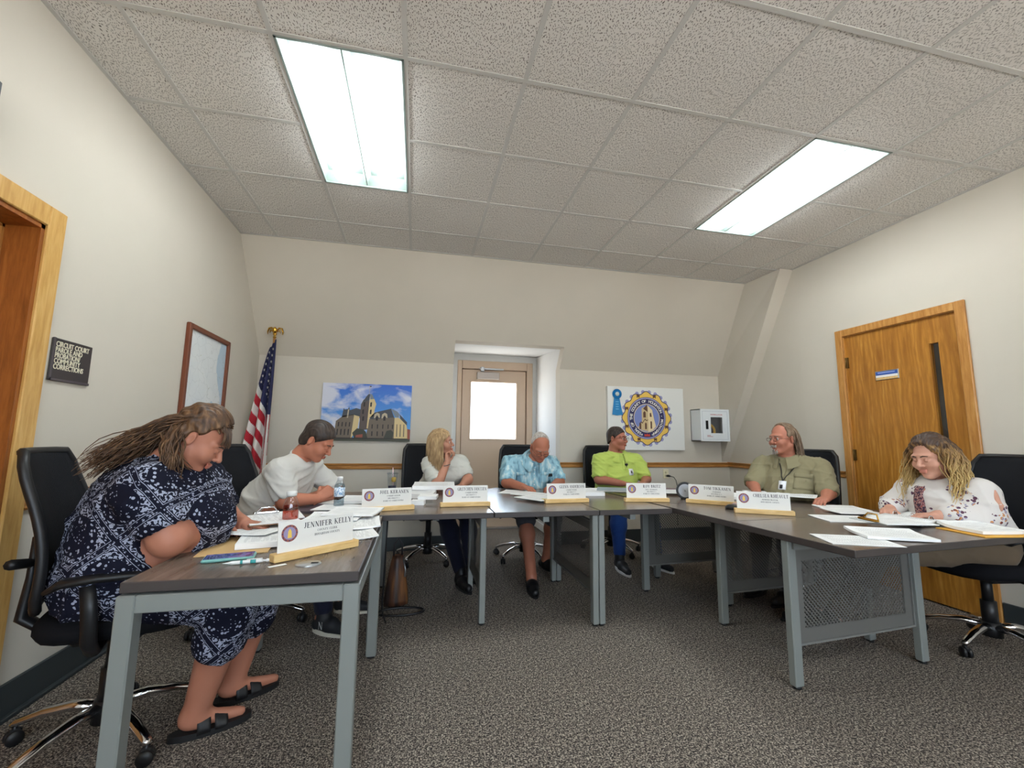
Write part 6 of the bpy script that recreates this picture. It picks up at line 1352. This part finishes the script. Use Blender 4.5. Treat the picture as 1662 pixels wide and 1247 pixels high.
# ================= man in the olive shirt
b6 = (3.27, 3.25, 0)
J = dict(pelvis=(3.25, 3.27, .57), chest=(3.15, 3.21, .90), neck=(3.115, 3.195, 1.065), head=(3.075, 3.19, 1.235), sr=(3.035, 3.38, .995), sl=(3.255, 3.02, .995), er=(2.895, 3.35, .845), el=(3.19, 2.90, .815), wr=(2.80, 3.2, .785), wl=(3.04, 2.79, .785), hr=(3.2, 3.36, .585), hl=(3.27, 3.16, .585), kr=(2.82, 3.2, .53), kl=(2.88, 2.98, .53), ar=(2.75, 3.17, .1), al=(2.8, 2.95, .1), tr=(2.6, 3.12, .035), tl=(2.65, 2.9, .035), fr=(-.6, -.6, -.05), fl=(-.8, -.35, -.05))
p, bv, R, HD, T = person('man with long hair, goatee and glasses in an olive shirt with a lanyard', b6, J, (186, 124, 102), OLIVE, NAVYP, {'l': .95, 'r': .95}, (1.9, 1.9), 1.06, [((3.13, 3.2, .78), (.19, .19, .2))], False, dict(rot=(184, 2, 0), sc=1.03, brow=BROWG, nose=1.1, fat=.003), (.4, .4), 1.15, 66, None, .014, 1.0, .006)
hair_cap(p, b6, R, HD, 1.03, GRYB, [((.05, 0, .06), (1, 0, -.75)), ((.03, 0, 0), (1, 0, .05)), ((-.02, 0, -.03), (.8, 0, -.9))], .009, .002, 8, .003)
long_hair(p, b6, R, HD, 184, 380, GRYB, .125, -.20, 100, .005, 3, 9, .012, .014, [], 0, (8, 85), .004, 18)
glasses(p, b6, T, mat('wire_rim', (120, 110, 104), .25, .9), -.003, .023, .014)
m = MB()
for k in range(140):
    y = random.uniform(-.024, .024); z = random.choice([random.uniform(-.056, -.048), random.uniform(-.115, -.083), random.uniform(-.112, -.09)]); x = .104 if z > -.06 else .092; a = T((x-abs(y)*.25, y, z)); bb = T((x+.008-abs(y)*.2, y*1.1, z-.016)); m.tube([Vector(a)-Vector(b6), Vector(bb)-Vector(b6)], [.0022, .0008], 4)
m.build('goatee', GREY, p); collar(p, b6, J, HD, 205, OLIVE, .074, .055, 18)
fw = V3(-.9, -.42, .12); sw = V3(-.42, .9, 0)
cc = np.array((3.0, 3.1, .87)); patch(p, b6, bv, 'placket', OLIVE, cc+V3(0, 0, .0), sw*.014, (0, 0, .13), fw, 2, 10, .004)
q = patch(p, b6, bv, 'pocket', OLIVE, cc-sw*.11+V3(0, 0, .02), sw*.058, (0, 0, .06), fw, 6, 6, .005); patch(q, (0, 0, 0), bv, 'pocket_flap', OLIVE, cc-sw*.11+V3(0, 0, .075), sw*.06, (0, 0, .018), fw, 6, 2, .010).location = tuple(-Vector(b6))
patch(p, b6, bv, 'badge', BADGE, cc+sw*.02+V3(0, 0, -.02), sw*.027, (0, 0, .036), fw, 2, 2, .014); patch(p, b6, bv, 'badge_clip', BLK, cc+sw*.024+V3(0, 0, -.032), sw*.010, (0, 0, .016), fw, 2, 2, .018)
m = MB()
for s in (1, -1):
    pts = []
    for i in range(8):
        t = i/7; q = cc+sw*(s*.062*(1-t)+.02*t)+V3(0, 0, .165*(1-t)+.015*t); hh = bv.ray_cast(Vector(q+fw*.4), -Vector(fw).normalized(), .8)[0]; pts.append((hh if hh else Vector(q))+Vector(fw)*.008-Vector(b6))
    m.tube(pts, .0045, 6, True, .5)
m.build('lanyard', BLK, p)
for s in 'rl': shoe(p, b6, J['a'+s], J['t'+s], BLK, BLK)

# ================= curly haired woman in the floral blouse
b7 = (3.42, 2.1, 0)
J = dict(pelvis=(3.42, 2.12, .56), chest=(3.30, 2.13, .85), neck=(3.215, 2.135, .975), head=(3.15, 2.135, 1.125), sr=(3.255, 2.315, .91), sl=(3.235, 1.965, .92), er=(3.19, 2.40, .80), el=(3.205, 1.925, .80), wr=(3.0, 2.30, .785), wl=(3.02, 2.05, .785), hr=(3.36, 2.24, .585), hl=(3.36, 2.0, .585), kr=(2.86, 2.46, .53), kl=(2.86, 2.28, .53), ar=(2.68, 2.62, .1), al=(2.66, 2.46, .1), tr=(2.53, 2.66, .035), tl=(2.51, 2.5, .035), fr=(-.8, -.4, -.05), fl=(-.8, .5, -.05))
FLO = m_floral()
p, bv, R, HD, T = person('woman with long wavy blonde hair in a floral blouse at the right table', b7, J, (206, 156, 134), FLO, m_cloth('tan_trousers', (112, 96, 78)), {'l': 1.7, 'r': 1.7}, (1.9, 1.9), 1.04, [((3.28, 2.13, .76), (.18, .185, .19)), ((3.19, 2.13, .85), (.11, .16, .10))], True, dict(rot=(178, 14, 3), sc=1.0, brow=BROWM, lid=.35, fat=.006), (.4, .4), 1.2, 77, None, .014, 1.0, -.12)
hair_cap(p, b7, R, HD, 1.0, OMB, [((.058, 0, .02), (1, 0, -.5)), ((.03, 0, -.03), (1, 0, -.3))], .016, .004, 10, .008)
long_hair(p, b7, R, HD, 178, 560, OMB, .145, -.24, 76, .013, 7, 12, .022, .020, [((3.30, 2.13, .82), (.2, .24, .16))], 0, (0, 88), .0042)
patch(p, b7, bv, 'neck_tie', m_tie(), (3.1, 2.17, .84), (0, .028, 0), (0, .006, .10), (-1, 0, .25), 4, 10, .008, lambda a, b: (a*(1.15-.25*b), b))
SLIT = MATS['skin_77']; patch(p, b7, bv, 'bare_shoulder', SLIT, (3.215, 1.9, .885), (.016, 0, .0), (.006, 0, .06), (-.35, -1, .25), 3, 8, .003, lambda a, b: (a*(1-b*b*.8), b))
for s in 'rl': shoe(p, b7, J['a'+s], J['t'+s], BLK, BLK)
for o in bpy.data.objects:
    if o.name == 'person': pass
